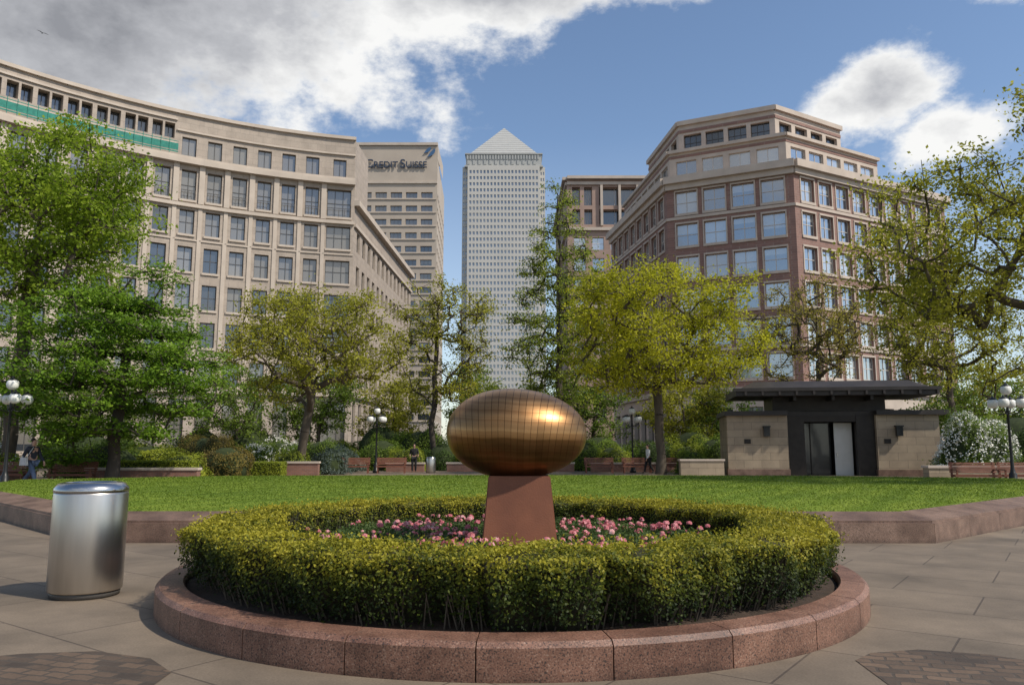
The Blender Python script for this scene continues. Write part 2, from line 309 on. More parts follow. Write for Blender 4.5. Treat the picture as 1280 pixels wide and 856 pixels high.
def leaf_arrays(P,Nn,Ln,W,rng=R):
    n=len(P); t=rand_unit(n,rng); t-= (t*Nn).sum(1)[:,None]*Nn; t/=np.linalg.norm(t,axis=1)[:,None]+1e-9
    s=np.cross(Nn,t); Ln=np.broadcast_to(Ln,(n,))[:,None]; W=np.broadcast_to(W,(n,))[:,None]
    V=np.empty((n,4,3)); V[:,0]=P-t*Ln*.5; V[:,1]=P+s*W*.5-Nn*W*.12; V[:,2]=P+t*Ln*.5; V[:,3]=P-s*W*.5-Nn*W*.12
    return V.reshape(-1,3)
def quads_mesh(name,V,mats,mi=None):
    n=len(V)//4; me=bpy.data.meshes.new(name)
    me.vertices.add(n*4); me.vertices.foreach_set('co',V.astype(np.float32).ravel())
    me.loops.add(n*4); me.loops.foreach_set('vertex_index',np.arange(n*4,dtype=np.int32))
    me.polygons.add(n); me.polygons.foreach_set('loop_start',np.arange(0,n*4,4,dtype=np.int32))
    for m in mats: me.materials.append(m)
    if mi is not None: me.polygons.foreach_set('material_index',mi.astype(np.int32))
    me.update(calc_edges=True); return me

# ------------------------------------------------------------------ buildings
def splits(a,b,ints):
    out=[]; cur=a
    for lo,hi in ints:
        if lo>cur+1e-6: out.append((cur,lo,False))
        out.append((lo,hi,True)); cur=hi
    if b>cur+1e-6: out.append((cur,b,False))
    return out
WCACHE={}
class Building:
    def __init__(s,name,origin,label,category):
        s.root=root(name,origin,label,category); s.o=Vector(origin); s.wins=[]; s.walls={}
    def wall(s,key):
        if key not in s.walls: s.walls[key]=MB()
        return s.walls[key]
    def facade(s,key,p0,p1,z0,z1,cols,rows,depth=.35,style=(2,2),gl='glassL',fr='frame_dark'):
        mb=s.wall(key); p0=Vector(p0); p1=Vector(p1); Lh=(p1-p0).length; d=(p1-p0)/Lh; n=Vector((d.y,-d.x))
        P=lambda u,z,dep=0:(p0.x+d.x*u-n.x*dep,p0.y+d.y*u-n.y*dep,z)
        for a,b,w in splits(0,Lh,cols):
            for lo,hi,v in splits(z0,z1,rows):
                if w and v:
                    mb.quad(P(a,lo),P(b,lo),P(b,lo,depth),P(a,lo,depth))
                    mb.quad(P(a,hi,depth),P(b,hi,depth),P(b,hi),P(a,hi))
                    mb.quad(P(a,lo),P(a,lo,depth),P(a,hi,depth),P(a,hi))
                    mb.quad(P(b,lo,depth),P(b,lo),P(b,hi),P(b,hi,depth))
                    c=P((a+b)/2,(lo+hi)/2,depth)
                    s.wins.append((Vector(c),b-a,hi-lo,math.atan2(d.y,d.x),style,gl,fr))
                else: mb.quad(P(a,lo),P(b,lo),P(b,hi),P(a,hi))
    def finish(s,wallmats,cap=100):
        for k,mb in s.walls.items():
            obj(k,mb,[wallmats[k]],s.root,s.o,kind='stuff' if k=='balustrade' else None)
        s.wins.sort(key=lambda w:(w[0]-Vector((0,0,1.5))).length*(1.0+ (0.0 if w[0].z>9 else .6)))
        rest=MB()
        for i,(c,w,h,ang,st,gl,fr) in enumerate(s.wins):
            key=(round(w,2),round(h,2),st,gl,fr)
            if key not in WCACHE: WCACHE[key]=winmesh(*key)
            mb,me=WCACHE[key]
            if i<cap:
                ob=bpy.data.objects.new('window',me); link(ob,s.root); ob.location=c-s.o; ob.rotation_euler=(0,0,ang)
            else:
                ca,sa=math.cos(ang),math.sin(ang); i0=len(rest.v)
                rest.v+=[(c.x+x*ca-y*sa,c.y+x*sa+y*ca,c.z+z) for x,y,z in mb.v]
                base={'glassL':0,'glassR':1,'glassT':2,'glassD':3}[gl]
                rest.f+=[tuple(i0+k for k in f) for f in mb.f]
                fm={'frame_dark':4,'frame_cream':5,'frame_bronze':6,'tower_steel':7}[fr]
                rest.m+=[ (base if m==0 else fm) for m in mb.m]
        if rest.v:
            mats=[M['glassL'],M['glassR'],M['glassT'],M['glassD'],M['frame_dark'],M['frame_cream'],M['frame_bronze'],M['tower_steel']]
            obj('windows',rest,mats,s.root,s.o,kind='stuff')
def winmesh(w,h,st,gl,fr):
    mb=MB(); hw,hh=w/2,h/2; nx,nz=st; t=.07
    mb.quad((-hw,0,-hh),(hw,0,-hh),(hw,0,hh),(-hw,0,hh),0)
    e=.004
    mb.box(-hw+e,-hw+t,-.06,-.01,-hh+e,hh-e,1); mb.box(hw-t,hw-e,-.06,-.01,-hh+e,hh-e,1)
    mb.box(-hw+t,hw-t,-.06,-.01,-hh+e,-hh+t,1); mb.box(-hw+t,hw-t,-.06,-.01,hh-t,hh-e,1)
    for k in range(1,nx):
        x=-hw+w*k/nx; mb.box(x-.035,x+.035,-.055,-.01,-hh+t,hh-t,1)
    if nz>1:
        z=hh-h*(1/ nz if nz<3 else .3); mb.box(-hw+t,hw-t,-.05,-.012,z-.035,z+.035,1)
    me=bpy.data.meshes.new('window'); me.from_pydata(mb.v,[],mb.f); me.materials.append(M[gl]); me.materials.append(M[fr])
    me.polygons.foreach_set('material_index',mb.m); me.update(); return mb,me
def cols_even(L0,n,w,m0=0,m1=0):
    sp=(L0-m0-m1)/n; return [(m0+sp*(i+.5)-w/2,m0+sp*(i+.5)+w/2) for i in range(n)]
def rows_c(cs,h): return sorted([(c-h/2,c+h/2) for c in cs])

# --- curved limestone building
b=Building('limestone_office_building',(-35,92,0),'curved pale limestone office building with stone cornices','office building')
cx,cy,RR=-6,36,59.
def arc(a,r=RR): return (cx+r*math.cos(math.radians(a)),cy+r*math.sin(math.radians(a)))
a1=103.3; wide=3.6; step=2.72
angs=[a1,a1+wide]+[a1+wide+step*i for i in range(1,19)]
mainrows=[(1.2,7.0)]+rows_c([9.9,14.2,18.5,22.8,27.1],2.85)+[(29.7,33.2)]
for i in range(len(angs)-1):
    p0=arc(angs[i+1]); p1=arc(angs[i]); Lh=(Vector(p1)-Vector(p0)).length
    ww=2.9 if i==0 else 1.62
    b.facade('wall',p0,p1,0,34,[((Lh-ww)/2,(Lh+ww)/2)],mainrows,depth=.45,style=(3,2) if i==0 else (2,2))
    tr=b.wall('cornice')
    tr.along(p0,p1,33.8,34.4,.65,.3,0,.03); tr.along(p0,p1,34.4,34.7,.4,.3,0,.02)
    tr.along(p0,p1,28.8,29.2,.32,.05,0,.02); tr.along(p0,p1,7.6,8.1,.4,.05,0,.02); tr.along(p0,p1,24.9,25.05,.12,.05,0,.0)
    d=(Vector(p1)-Vector(p0)).normalized()
    for (lo,hi) in mainrows[1:]:
        m0=Vector(p0)+d*((Lh-ww)/2-.12); m1=Vector(p0)+d*((Lh+ww)/2+.12)
        tr.along(m0,m1,lo-.28,lo-.03,.16,.05)
    m0=Vector(p0)+d*((Lh-ww)/2+.05); m1=Vector(p0)+d*((Lh+ww)/2-.05)
    rl=b.wall('balustrade'); rl.along(m0,m1,30.75,30.82,.02,.02)
    for k in range(5):
        q=m0+(m1-m0)*(k/4*.96+.02); rl.along(q-d*.02,q+d*.02,29.75,30.75,.015,.015)
    tr.along(Vector(p0)-d*.3,Vector(p0)+d*.3,29.3,33.8,.22,.05)
    tr.along(Vector(p0)-d*.22,Vector(p0)+d*.22,8.1,28.8,.12,.05)
    q0=arc(angs[i+1],RR+1.2); q1=arc(angs[i],RR+1.2); L2=(Vector(q1)-Vector(q0)).length
    if i<7: b.facade('wall',q0,q1,34.3,40.2,[((L2-1.6)/2,(L2+1.6)/2)],[(35.3,37.5)],depth=.35,style=(2,1))
    else: b.facade('wall',q0,q1,34.3,40.2,[(L2*.08,L2*.46),(L2*.54,L2*.92)],[(37.1,38.9)],depth=.9,style=(2,1),gl='glassD')
    tr.along(q0,q1,40.2,40.6,.3,.4,0,.03); tr.along(q0,q1,38.1 if i<7 else 36.35,38.3 if i<7 else 36.6,.22,.05)
    if i>=7: tr.along(q0,q1,39.3,39.5,.2,.05)
sp0=arc(a1); sp1=(-17.9,135.)
Ls=(Vector(sp1)-Vector(sp0)).length
b.facade('wall',sp0,sp1,0,31.6,cols_even(Ls,13,1.6,1,1),[(1.2,7.0)]+rows_c([9.9,14.2,18.5,22.8,27.1],2.5),depth=.35,style=(2,2))
tr=b.wall('cornice'); tr.along(sp0,sp1,31.3,32.0,.65,.5); tr.along(sp0,sp1,28.6,29.0,.3,.05); tr.along(sp0,sp1,7.6,8.1,.35,.05)
w=b.wall('wall'); q=arc(a1,RR+1.2); w.quad((q[0],q[1],31.9),(q[0]+.3,q[1]+7,31.9),(q[0]+.3,q[1]+7,40.2),(q[0],q[1],40.2))
w.quad((sp0[0],sp0[1],31.6),(sp0[0]+.05,sp0[1]+1.3,31.6),(sp0[0]+.05,sp0[1]+1.3,34),(sp0[0],sp0[1],34))
rf=MB()
for (z,r) in ((34.25,RR+.05),(40.15,RR+1.25)):
    for i in range(len(angs)-1):
        rf.quad((*arc(angs[i+1],r),z),(*arc(angs[i],r),z),(*arc(angs[i],r+14),z),(*arc(angs[i+1],r+14),z))
rf.poly([(sp0[0]-.2,sp0[1]+.5,31.55),(sp1[0]-.2,sp1[1],31.55),(-40,135,31.55),(-40,97,31.55)])
obj('roof',rf,[M['rooftop']],b.root,b.o)
nt_=MB()
for i in range(7,len(angs)-1):
    p0,p1=Vector(arc(angs[i+1],RR)),Vector(arc(angs[i],RR))
    for (za,zb) in ((34.95,35.1),(35.2,36.0),(36.2,36.28)): nt_.along(p0,p1,za,zb,.33,-.3)
    for t_ in (0,.33,.66):
        q=p0.lerp(p1,t_); dd=(p1-p0).normalized()*.03; nt_.along(q-dd,q+dd,34.7,36.5,.40,-.34)
obj('safety_net',nt_,[M['net']],b.root,b.o)
b.finish({'wall':M['limestone'],'cornice':M['limestone_trim'],'balustrade':M['frame_dark']})

# --- office tower with the sign
b=Building('sign_office_building',(-40,230,0),'tall beige office block with large lettering near its roof','office building')
fl=[10+3.95*i for i in range(17)]
b.facade('wall',(-62,215),(-21.4,215),0,88,cols_even(40.6,9,3.3,.5,.8),rows_c(fl,1.75),depth=.6,style=(3,1),gl='glassL',fr='frame_bronze')
b.facade('wall',(-21.4,215),(-22.6,250),0,84,cols_even(35,7,3.0,.5,.5),rows_c(fl,1.75),depth=.6,style=(3,1),gl='glassL',fr='frame_bronze')
t=b.wall('cornice'); t.along((-62,215),(-21.4,215),88,88.8,.5,1); t.along((-62,215),(-21.4,215),76.6,77.1,.4,.05)
for z in fl: t.along((-61.5,215),(-21.6,215),z-1.35,z-1.05,.25,.02)
w=b.wall('wall'); w.poly([(-62,215,88.1),(-21.4,215,88.1),(-21.4,232,88.1),(-62,232,88.1)]); w.quad((-21.4,215,84),(-21.4,232,84),(-21.4,232,88.1),(-21.4,215,88.1))
lo=MB(); lo.box(-45.8,-42.9,214.5,214.9,77.8,85.5)
for k in range(9): lo.box(-45.8,-42.9,214.35,214.5,78+k*.82,78.3+k*.82,0)
obj('louvre',lo,[M['frame_bronze']],b.root,b.o)
b.finish({'wall':M['beige'],'cornice':M['limestone_trim']})
def text_mesh(body,size,ext):
    cu=bpy.data.curves.new('t','FONT'); cu.body=body; cu.size=size; cu.extrude=ext; cu.offset=.01*size
    ob=bpy.data.objects.new('t',cu); COL.objects.link(ob); bpy.context.view_layer.update()
    dg=bpy.context.evaluated_depsgraph_get(); me=bpy.data.meshes.new_from_object(ob.evaluated_get(dg)); wv=ob.dimensions.x
    bpy.data.objects.remove(ob); return me,wv
xx=-42.3
for txt,sz in (('C',3.5),('REDIT',2.6),(' ',2.2),('S',3.5),('UISSE',2.6)):
    if txt==' ': xx+=.55; continue
    me,wd=text_mesh(txt,sz,.12); me.materials.append(M['letters']); me.name='sign_lettering'
    ob=bpy.data.objects.new('sign_lettering',me); link(ob,b.root); ob.rotation_euler=(math.pi/2,0,0); ob.location=Vector((xx,214.6,81.3))-b.o; xx+=wd+.22
lg=MB()
def sail(x0,x1,z0,z1,bend):
    n=8; pts=[]
    for i in range(n+1):
        t=i/n; pts.append((x0+(x1-x0)*t,214.6,z0+(z1-z0)*t+bend*math.sin(math.pi*t)))
    for i in range(n+1):
        t=1-i/n; pts.append((x0+(x1-x0)*t+ .7*math.sin(math.pi*t),214.6,z0+(z1-z0)*t-bend*.7*math.sin(math.pi*t)))
    lg.poly(pts)
sail(-24.4,-22.1,84.4,87.0,.5); sail(-25.4,-23.4,85.6,87.4,.4)
obj('sail_emblem',lg,[M['logo']],b.root,b.o)

# --- pyramid-roofed tower
b=Building('pyramid_roof_skyscraper',(-6,565,0),'very tall steel-clad skyscraper with a pyramid roof','skyscraper')
tf=[8+4.55*i for i in range(43)]
TW=30
b.facade('wall',(-6-TW+4,540),(-6+TW-4,540),0,204,cols_even(2*TW-8,20,1.5,.8,.8),rows_c(tf,2.4),depth=.5,style=(1,1),gl='glassT',fr='tower_steel')
for sx in(-1,1):
    x0=-6+sx*(TW-4); x1=-6+sx*TW
    w=b.wall('wall')
    if sx>0:
        w.quad((x0,540,0),(x0,544,0),(x0,544,204),(x0,540,204)); p0,p1=(x0,544),(x1,544); s0,s1=(x1,544),(x1,596)
    else:
        w.quad((x0,544,0),(x0,540,0),(x0,540,204),(x0,544,204)); p0,p1=(x1,544),(x0,544); s0,s1=(x1,596),(x1,544)
    b.facade('wall',p0,p1,0,204,[(.7,1.7),(2.4,3.4)],rows_c(tf,2.4),depth=.5,style=(1,1),gl='glassT',fr='tower_steel')
    b.facade('wall',s0,s1,0,204,cols_even(52,18,1.5,.8,.8),rows_c(tf,2.4),depth=.5,style=(1,1),gl='glassT',fr='tower_steel')
t=b.wall('crown_band')
t.box(-6-TW+2.5,-6+TW-2.5,542.5,597.5,204,213)
for k in range(13): t.box(-6-TW+3.5+k*4,-6-TW+5.3+k*4,542.1,542.49,205.5,208.5)
for k in range(26): t.box(-6-TW+3.2+k*2.05,-6-TW+4.2+k*2.05,541.9,542.48,209.3,212.4)
t.box(-6-TW+1.5,-6+TW-1.5,541.5,598.5,203.4,204.6); t.box(-6-TW+1.8,-6+TW-1.8,541.7,598.3,213,213.8)
py=MB(); hw=25.5
base=[(-6-hw,544.5),(-6+hw,544.5),(-6+hw,595.5),(-6-hw,595.5)]; ap=(-6,570,245)
nst=14
for k in range(4):
    a=Vector((*base[k],213.8)); c=Vector((*base[(k+1)%4],213.8)); A=Vector(ap)
    for i in range(nst):
        t0=i/nst; t1=(i+.86)/nst; t2=(i+1)/nst
        py.quad(a.lerp(A,t0),c.lerp(A,t0),c.lerp(A,t1),a.lerp(A,t1))
        py.quad(a.lerp(A,t1),c.lerp(A,t1),c.lerp(A,t2),a.lerp(A,t2),1)
obj('pyramid_roof',py,[M['pyramid'],M['frame_bronze']],b.root,b.o)
b.finish({'wall':M['tower_steel'],'crown_band':M['pyramid']})

# --- middle rose stone building
b=Building('rose_stone_office_building',(20,160,0),'rose stone office building with dark glazed top floors','office building')
X0=11.0; p0,p1=(X0,150),(34,150); LL=34-X0
b.facade('wall',p0,p1,0,44.5,cols_even(LL,6,2.3,.6,.6),rows_c([8+4.2*i for i in range(9)],2.5),depth=.4,style=(2,2),gl='glassR',fr='frame_cream')
b.facade('wall',p0,p1,44.5,55,[(1.0,2.6),(3.4,5.0),(6.4,LL-.6)],[(45.5,48.6),(49.4,53.2)],depth=1.1,style=(5,1),gl='glassD',fr='frame_cream')
b.facade('wall',(X0,190),p0,0,55,cols_even(40,9,2.3,.6,.6),rows_c([8+4.2*i for i in range(10)],2.5),depth=.4,style=(2,2),gl='glassD',fr='frame_cream')
t=b.wall('cornice')
for z,e in((54.7,.9),(44.2,.5),(53.6,.4),(28.6,.4)): t.along(p0,p1,z,z+.6,e,.3); t.along((X0,190),p0,z,z+.6,e,.3)
for k in range(5): t.box(X0+6.6+k*3.6,X0+7.1+k*3.6,149.5,150.4,45.2,53.5)
b.wall('wall').poly([(X0,150,55.1),(34,150,55.1),(34,190,55.1),(X0,190,55.1)])
b.finish({'wall':M['pinkstone'],'cornice':M['cream']})

# --- brick building
A=(19.3,93.7);B=(32.8,87.2);C=(58,101);D=(15.6,119)
b=Building('brick_office_building',(35,100,0),'brown brick office building with cream stone bands and stepped roof storeys','office building')
brows=rows_c([10.9,15.0,19.1,23.25,27.4,31.5],2.75)
for (p0,p1,n,ww) in ((D,A,8,2.1),(A,B,4,2.6),(B,C,9,2.2)):
    Lh=(Vector(p1)-Vector(p0)).length
    cs=cols_even(Lh,n,ww,.7,.7)
    b.facade('wall',p0,p1,8,34,cs,brows,depth=.35,style=(2,2),gl='glassR',fr='frame_cream')
    b.facade('base_wall',p0,p1,0,8,cs,[(.8,6.2)],depth=.6,style=(2,2),gl='glassD',fr='frame_dark')
    t=b.wall('stone_band')
    t.along(p0,p1,33.9,34.8,.85,.6,0,.2); t.along(p0,p1,33.2,33.9,.4,.05,0,.08); t.along(p0,p1,29.35,29.7,.14,.05,0,.02); t.along(p0,p1,7.9,8.5,.4,.05,0,.05)
    t.along(p0,p1,12.9,13.2,.14,.05,0,.02)
    d=(Vector(p1)-Vector(p0)).normalized()
    for (x0,x1) in cs:
        for lo_,hi_ in brows:
            m0=Vector(p0)+d*(x0-.15); m1=Vector(p0)+d*(x1+.15)
            t.along(m0,m1,lo_-.34,lo_-.02,.14,.05); t.along(m0,m1,hi_+.02,hi_+.22,.1,.05)
            t.along(m0,Vector(p0)+d*(x0-.01),lo_-.02,hi_+.02,.07,.05); t.along(Vector(p0)+d*(x1+.01),m1,lo_-.02,hi_+.02,.07,.05)
A1,B1,C1,D1=(20.2,95.9),(33,89.7),(48,98.2),(17.6,118)
A2,B2,C2,D2=(22,98.2),(33,93),(44,99.6),(20.5,112)
for (p0,p1,n) in((D1,A1,7),(A1,B1,4),(B1,C1,5)):
    Lh=(Vector(p1)-Vector(p0)).length
    b.facade('upper_wall',p0,p1,34.5,38.8,cols_even(Lh,n,2.6,.5,.5),[(35.6,37.7)],depth=.3,style=(2,1),gl='glassR',fr='frame_cream')
    b.wall('stone_band').along(p0,p1,38.8,39.2,.4,.4,0,.1)
    b.wall('brick_panel').along(p0,p1,38.15,38.5,.05,.05)
for (p0,p1,n) in((D2,A2,4),(A2,B2,4),(B2,C2,4)):
    Lh=(Vector(p1)-Vector(p0)).length
    b.facade('roof_wall',p0,p1,38.9,43.6,cols_even(Lh,n,2.3,.4,.4),[(40.1,42.3)],depth=.5,style=(3,2),gl='glassD',fr='frame_dark')
    b.wall('stone_band').along(p0,p1,43.6,44.2,.35,.6,0,.1); b.wall('brick_panel').along(p0,p1,39.3,39.8,.12,.05); b.wall('brick_panel').along(p0,p1,42.6,43.0,.08,.05)
rf=MB()
for z,pts in((34.4,(A,B,C,(58,118),D)),(38.75,(A1,B1,C1,(48,116),D1)),(43.55,(A2,B2,C2,(44,110),D2))): rf.poly([(p[0],p[1],z) for p in pts])
rf.quad((58,101,0),(58,118,0),(58,118,34.4),(58,101,34.4)); rf.quad((48,98.2,34.5),(48,116,34.5),(48,116,38.75),(48,98.2,38.75)); rf.quad((44,99.6,38.9),(44,110,38.9),(44,110,43.5),(44,99.6,43.5))
obj('roof',rf,[M['pinkstone']],b.root,b.o)
b.finish({'wall':M['brick'],'base_wall':M['cream'],'stone_band':M['cream'],'upper_wall':M['cream'],'roof_wall':M['cream'],'brick_panel':M['brick']})

# ------------------------------------------------------------------ ground
g=MB(); g.quad((-1500,-300,-.004),(1500,-300,-.004),(1500,2500,-.004),(-1500,2500,-.004)); obj('ground',g,[M['ground']],kind='structure')
g=MB(); g.poly([(0+75*math.cos(2*math.pi*k/72),30+62*math.sin(2*math.pi*k/72),0) for k in range(72)]); obj('pavement',g,[M['paving']],kind='structure')
for pts in ([(-2.25,4.3),(-2.3,5.5),(-2.6,5.85),(-3.1,6.05),(-3.6,5.98),(-4.2,5.7),(-6,4.9),(-6,4.0)],[(2.35,4.4),(6,4.1),(6,4.9),(3.9,5.6),(3.5,5.95),(3.05,6.1),(2.65,6.0),(2.45,5.8)]):
    g=MB(); g.poly([(x,y,.004) for x,y in pts]); obj('sett_paving',g,[M['setts']],kind='structure')
LP=[(-17.5,27),(-15.5,21.5),(-6.85,12.75),(6.75,12.7),(15.8,20.6),(18.5,25.5),(18,28.5),(11.5,31),(0,32),(-11,31)]
def inset(P,d):
    n=len(P); out=[]
    for i in range(n):
        a=Vector(P[i-1]);b_=Vector(P[i]);c=Vector(P[(i+1)%n])
        n1=(b_-a).normalized(); n2=(c-b_).normalized(); m1=Vector((-n1.y,n1.x)); m2=Vector((-n2.y,n2.x)); mm=(m1+m2).normalized()
        out.append(b_+mm*(d/max(.3,mm.dot(m1))))
    return out
P1=inset(LP,.62)
g=MB(); g.poly([(p.x,p.y,.44) for p in P1]); obj('lawn',g,[M['lawn']],kind='structure')
lk_=root('lawn_edging_wall',(0,12.7,0),'low polished brown granite edging wall around the lawn','low wall')
kb=MB()
for i in range(len(LP)):
    a=Vector(LP[i-1]); c=Vector(LP[i]); ai=P1[i-1]; ci=P1[i]
    n=max(1,round((c-a).length/1.5))
    for k in range(n):
        g0=.003/ (c-a).length; t0=k/n+g0; t1=(k+1)/n-g0
        o0=a.lerp(c,t0); o1=a.lerp(c,t1); i0=ai.lerp(ci,t0); i1=ai.lerp(ci,t1)
        oo0=o0.lerp(i0,.06); oo1=o1.lerp(i1,.06)
        kb.hexa([(o0.x,o0.y,0),(o1.x,o1.y,0),(i1.x,i1.y,0),(i0.x,i0.y,0)],[(o0.x,o0.y,.31),(o1.x,o1.y,.31),(i1.x,i1.y,.31),(i0.x,i0.y,.31)])
        kb.hexa([(oo0.x,oo0.y,.31),(oo1.x,oo1.y,.31),(i1.x,i1.y,.31),(i0.x,i0.y,.31)],[(oo0.x,oo0.y,.35),(oo1.x,oo1.y,.35),(i1.x,i1.y,.45),(i0.x,i0.y,.45)],1)
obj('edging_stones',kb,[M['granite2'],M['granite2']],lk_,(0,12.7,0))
def inpoly(x,y,P):
    c=np.zeros(len(x),bool); n=len(P)
    for i in range(n):
        x1,y1=P[i-1]; x2,y2=P[i]
        cond=((y1>y)!=(y2>y))&(x<(x2-x1)*(y-y1)/(y2-y1+1e-12)+x1); c^=cond
    return c
n=150000; y=12.7+19*(R.random(n)**1.5); x=R.uniform(-18,18,n); ok=inpoly(x,y,[(p.x,p.y) for p in P1]); x=x[ok];y=y[ok]; n=len(x)
hgt=R.uniform(.010,.024,n)*(1+(y-12)/30); wd=R.uniform(.005,.010,n)*(1+(y-12)/10); an=R.uniform(0,math.pi,n); lean=R.normal(size=(n,2))*.022
V=np.empty((n,4,3)); dx=np.cos(an)*wd; dy=np.sin(an)*wd
V[:,0]=np.stack([x-dx,y-dy,np.full(n,.44)],1);V[:,1]=np.stack([x+dx,y+dy,np.full(n,.44)],1)
V[:,2]=np.stack([x+dx*.2+lean[:,0],y+dy*.2+lean[:,1],.44+hgt],1);V[:,3]=np.stack([x-dx*.2+lean[:,0],y-dy*.2+lean[:,1],.44+hgt],1)
ob=bpy.data.objects.new('grass',quads_mesh('grass',V.reshape(-1,3),[M['blade']])); link(ob); tags(ob,'stuff','short mown green grass blades on the lawn','grass')

# ------------------------------------------------------------------ round planter
PC=(0,8.86); PR=3.6
pr=root('round_planter',(PC[0],PC[1],0),'round pink granite kerbed planter on the paving','planter')
kb=MB(); prof=[(3.34,0),(PR,0),(PR,.215),(PR-.035,.25),(3.36,.262),(3.34,.24)]
nb=25
for k in range(nb):
    s0=2*math.pi*(k+.49)/nb+.0013; s1=2*math.pi*(k+1.49)/nb-.0013; ns_=6; i0=len(kb.v); m=len(prof)
    for j in range(ns_+1):
        a=s0+(s1-s0)*j/ns_
        for r,z in prof: kb.v.append((PC[0]+r*math.cos(a),PC[1]+r*math.sin(a),z))
    for j in range(ns_):
        for q in range(m):
            q2=(q+1)%m; kb.f.append((i0+j*m+q,i0+(j+1)*m+q,i0+(j+1)*m+q2,i0+j*m+q2)); kb.m.append(0)
    kb.f.append(tuple(i0+q for q in range(m))); kb.m.append(0); kb.f.append(tuple(i0+ns_*m+q for q in reversed(range(m)))); kb.m.append(0)
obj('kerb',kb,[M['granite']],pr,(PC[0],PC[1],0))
sb=MB(); sb.lathe([(3.345,.12),(3.34,.19),(2.6,.28),(2.3,.36),(1.2,.40),(.01,.41)],PC[0],PC[1],64,cap=False); obj('soil',sb,[M['soil']],pr,(PC[0],PC[1],0),smooth=True)
def wob(th,z=0): return .04*np.sin(9*th+1)+.035*np.sin(17*th+2+z*3)+.025*np.sin(31*th+z*5)+.015*np.sin(57*th+z*9)
HI,HO,HT=2.55,3.34,.76
def hedge_outer(th,z):
    d=np.abs((th+math.pi/2-.072+math.pi)%(2*math.pi)-math.pi)
    blk=.12*(d<.125)
    d2=np.abs(d-.125); groove=-.08*np.exp(-(d2/.018)**2)
    zz=np.clip((z-.2)/.54,0,1)
    return HO-.02+wob(th,z)*1.0+blk+groove-.16*(1-zz)**2
def hedge_top(th,r): return HT+.02*np.sin(13*th+r*3)+.017*np.sin(29*th+r*7)+.012*np.sin(53*th+r*11)
def hedge_inner(th,z): return HI+wob(th+2,z)
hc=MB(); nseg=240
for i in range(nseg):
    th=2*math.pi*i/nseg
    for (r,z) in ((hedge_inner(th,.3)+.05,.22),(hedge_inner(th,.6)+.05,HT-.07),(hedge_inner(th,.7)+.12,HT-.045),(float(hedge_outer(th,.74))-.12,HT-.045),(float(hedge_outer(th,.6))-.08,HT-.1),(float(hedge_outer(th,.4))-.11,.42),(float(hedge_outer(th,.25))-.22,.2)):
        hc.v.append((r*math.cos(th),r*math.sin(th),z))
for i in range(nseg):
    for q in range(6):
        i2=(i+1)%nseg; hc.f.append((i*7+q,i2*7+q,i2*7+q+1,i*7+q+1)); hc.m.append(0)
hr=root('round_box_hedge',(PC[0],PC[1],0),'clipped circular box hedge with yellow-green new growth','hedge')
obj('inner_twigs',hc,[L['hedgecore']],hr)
def ring_leaves():
    out=[]
    nT,nO,nI=70000,76000,34000
    th=R.uniform(0,2*math.pi,nT); r0_=HI+wob(th+2,.7); ro=hedge_outer(th,.74); r=r0_+(ro-r0_)*R.random(nT)
    z=hedge_top(th,r)-np.abs(R.normal(size=nT))*.026
    edge=np.minimum(ro-r,r-HI); z-=.05*np.exp(-edge/.05)
    P=np.stack([r*np.cos(th),r*np.sin(th),z],1); Nn=rand_unit(nT)*.8+np.array([0,0,1.]); out.append((P,Nn))
    th=R.uniform(0,2*math.pi,nO); z=.2+.55*R.random(nO)**.72; r=hedge_outer(th,z)-np.abs(R.normal(size=nO))*.05
    patch=.5+.5*np.sin(th*37+z*9)*np.sin(th*23+z*14+1)
    keep=R.random(nO)<np.clip((z-.2)/.28,.08,1)*(.55+.45*patch); th=th[keep];z=z[keep];r=r[keep]
    P=np.stack([r*np.cos(th),r*np.sin(th),z],1); Nn=rand_unit(len(th))*.8+np.stack([np.cos(th),np.sin(th),.5+0*th],1); out.append((P,Nn))
    th=R.uniform(0,2*math.pi,nI); z=.3+.44*R.random(nI); r=hedge_inner(th,z)+np.abs(R.normal(size=nI))*.03
    P=np.stack([r*np.cos(th),r*np.sin(th),z],1); Nn=rand_unit(nI)*.8+np.stack([-np.cos(th),-np.sin(th),.5+0*th],1); out.append((P,Nn))
    nS=7500; th=R.uniform(0,2*math.pi,nS); r=R.uniform(HI,HO,nS); P=np.stack([r*np.cos(th),r*np.sin(th),HT+np.abs(R.normal(size=nS))*.03],1); out.append((P,rand_unit(nS)))
    nS=6000; th=R.uniform(0,2*math.pi,nS); z=R.uniform(.3,.76,nS); r=hedge_outer(th,z)+np.abs(R.normal(size=nS))*.028; P=np.stack([r*np.cos(th),r*np.sin(th),z],1); out.append((P,rand_unit(nS)))
    P=np.concatenate([a for a,_ in out]); Nn=np.concatenate([b_ for _,b_ in out]); Nn/=np.linalg.norm(Nn,axis=1)[:,None]
    n=len(P); Ls=R.uniform(.018,.038,n); return leaf_arrays(P,Nn,Ls,Ls*.6)
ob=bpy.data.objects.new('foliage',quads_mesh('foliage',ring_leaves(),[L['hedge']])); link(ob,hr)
sm=MB()
for k in range(520):
    th=R.uniform(0,2*math.pi); r0=3.08+R.uniform(-.06,.06); r1=3.22+R.uniform(-.05,.03); t2=th+R.uniform(-.025,.025)
    sm.tube((r0*math.cos(th),r0*math.sin(th),.2),(r1*math.cos(t2),r1*math.sin(t2),.48),.008,.004,4)
obj('stems',sm,[M['bark']],hr,kind='stuff')
nb_=34000; rr=np.sqrt(R.uniform(.5**2,2.5**2,nb_)); th=R.uniform(0,2*math.pi,nb_)
hz=.42+.05*np.sin(rr*9+th*5)+np.abs(R.normal(size=nb_))*.035+R.random(nb_)*.03
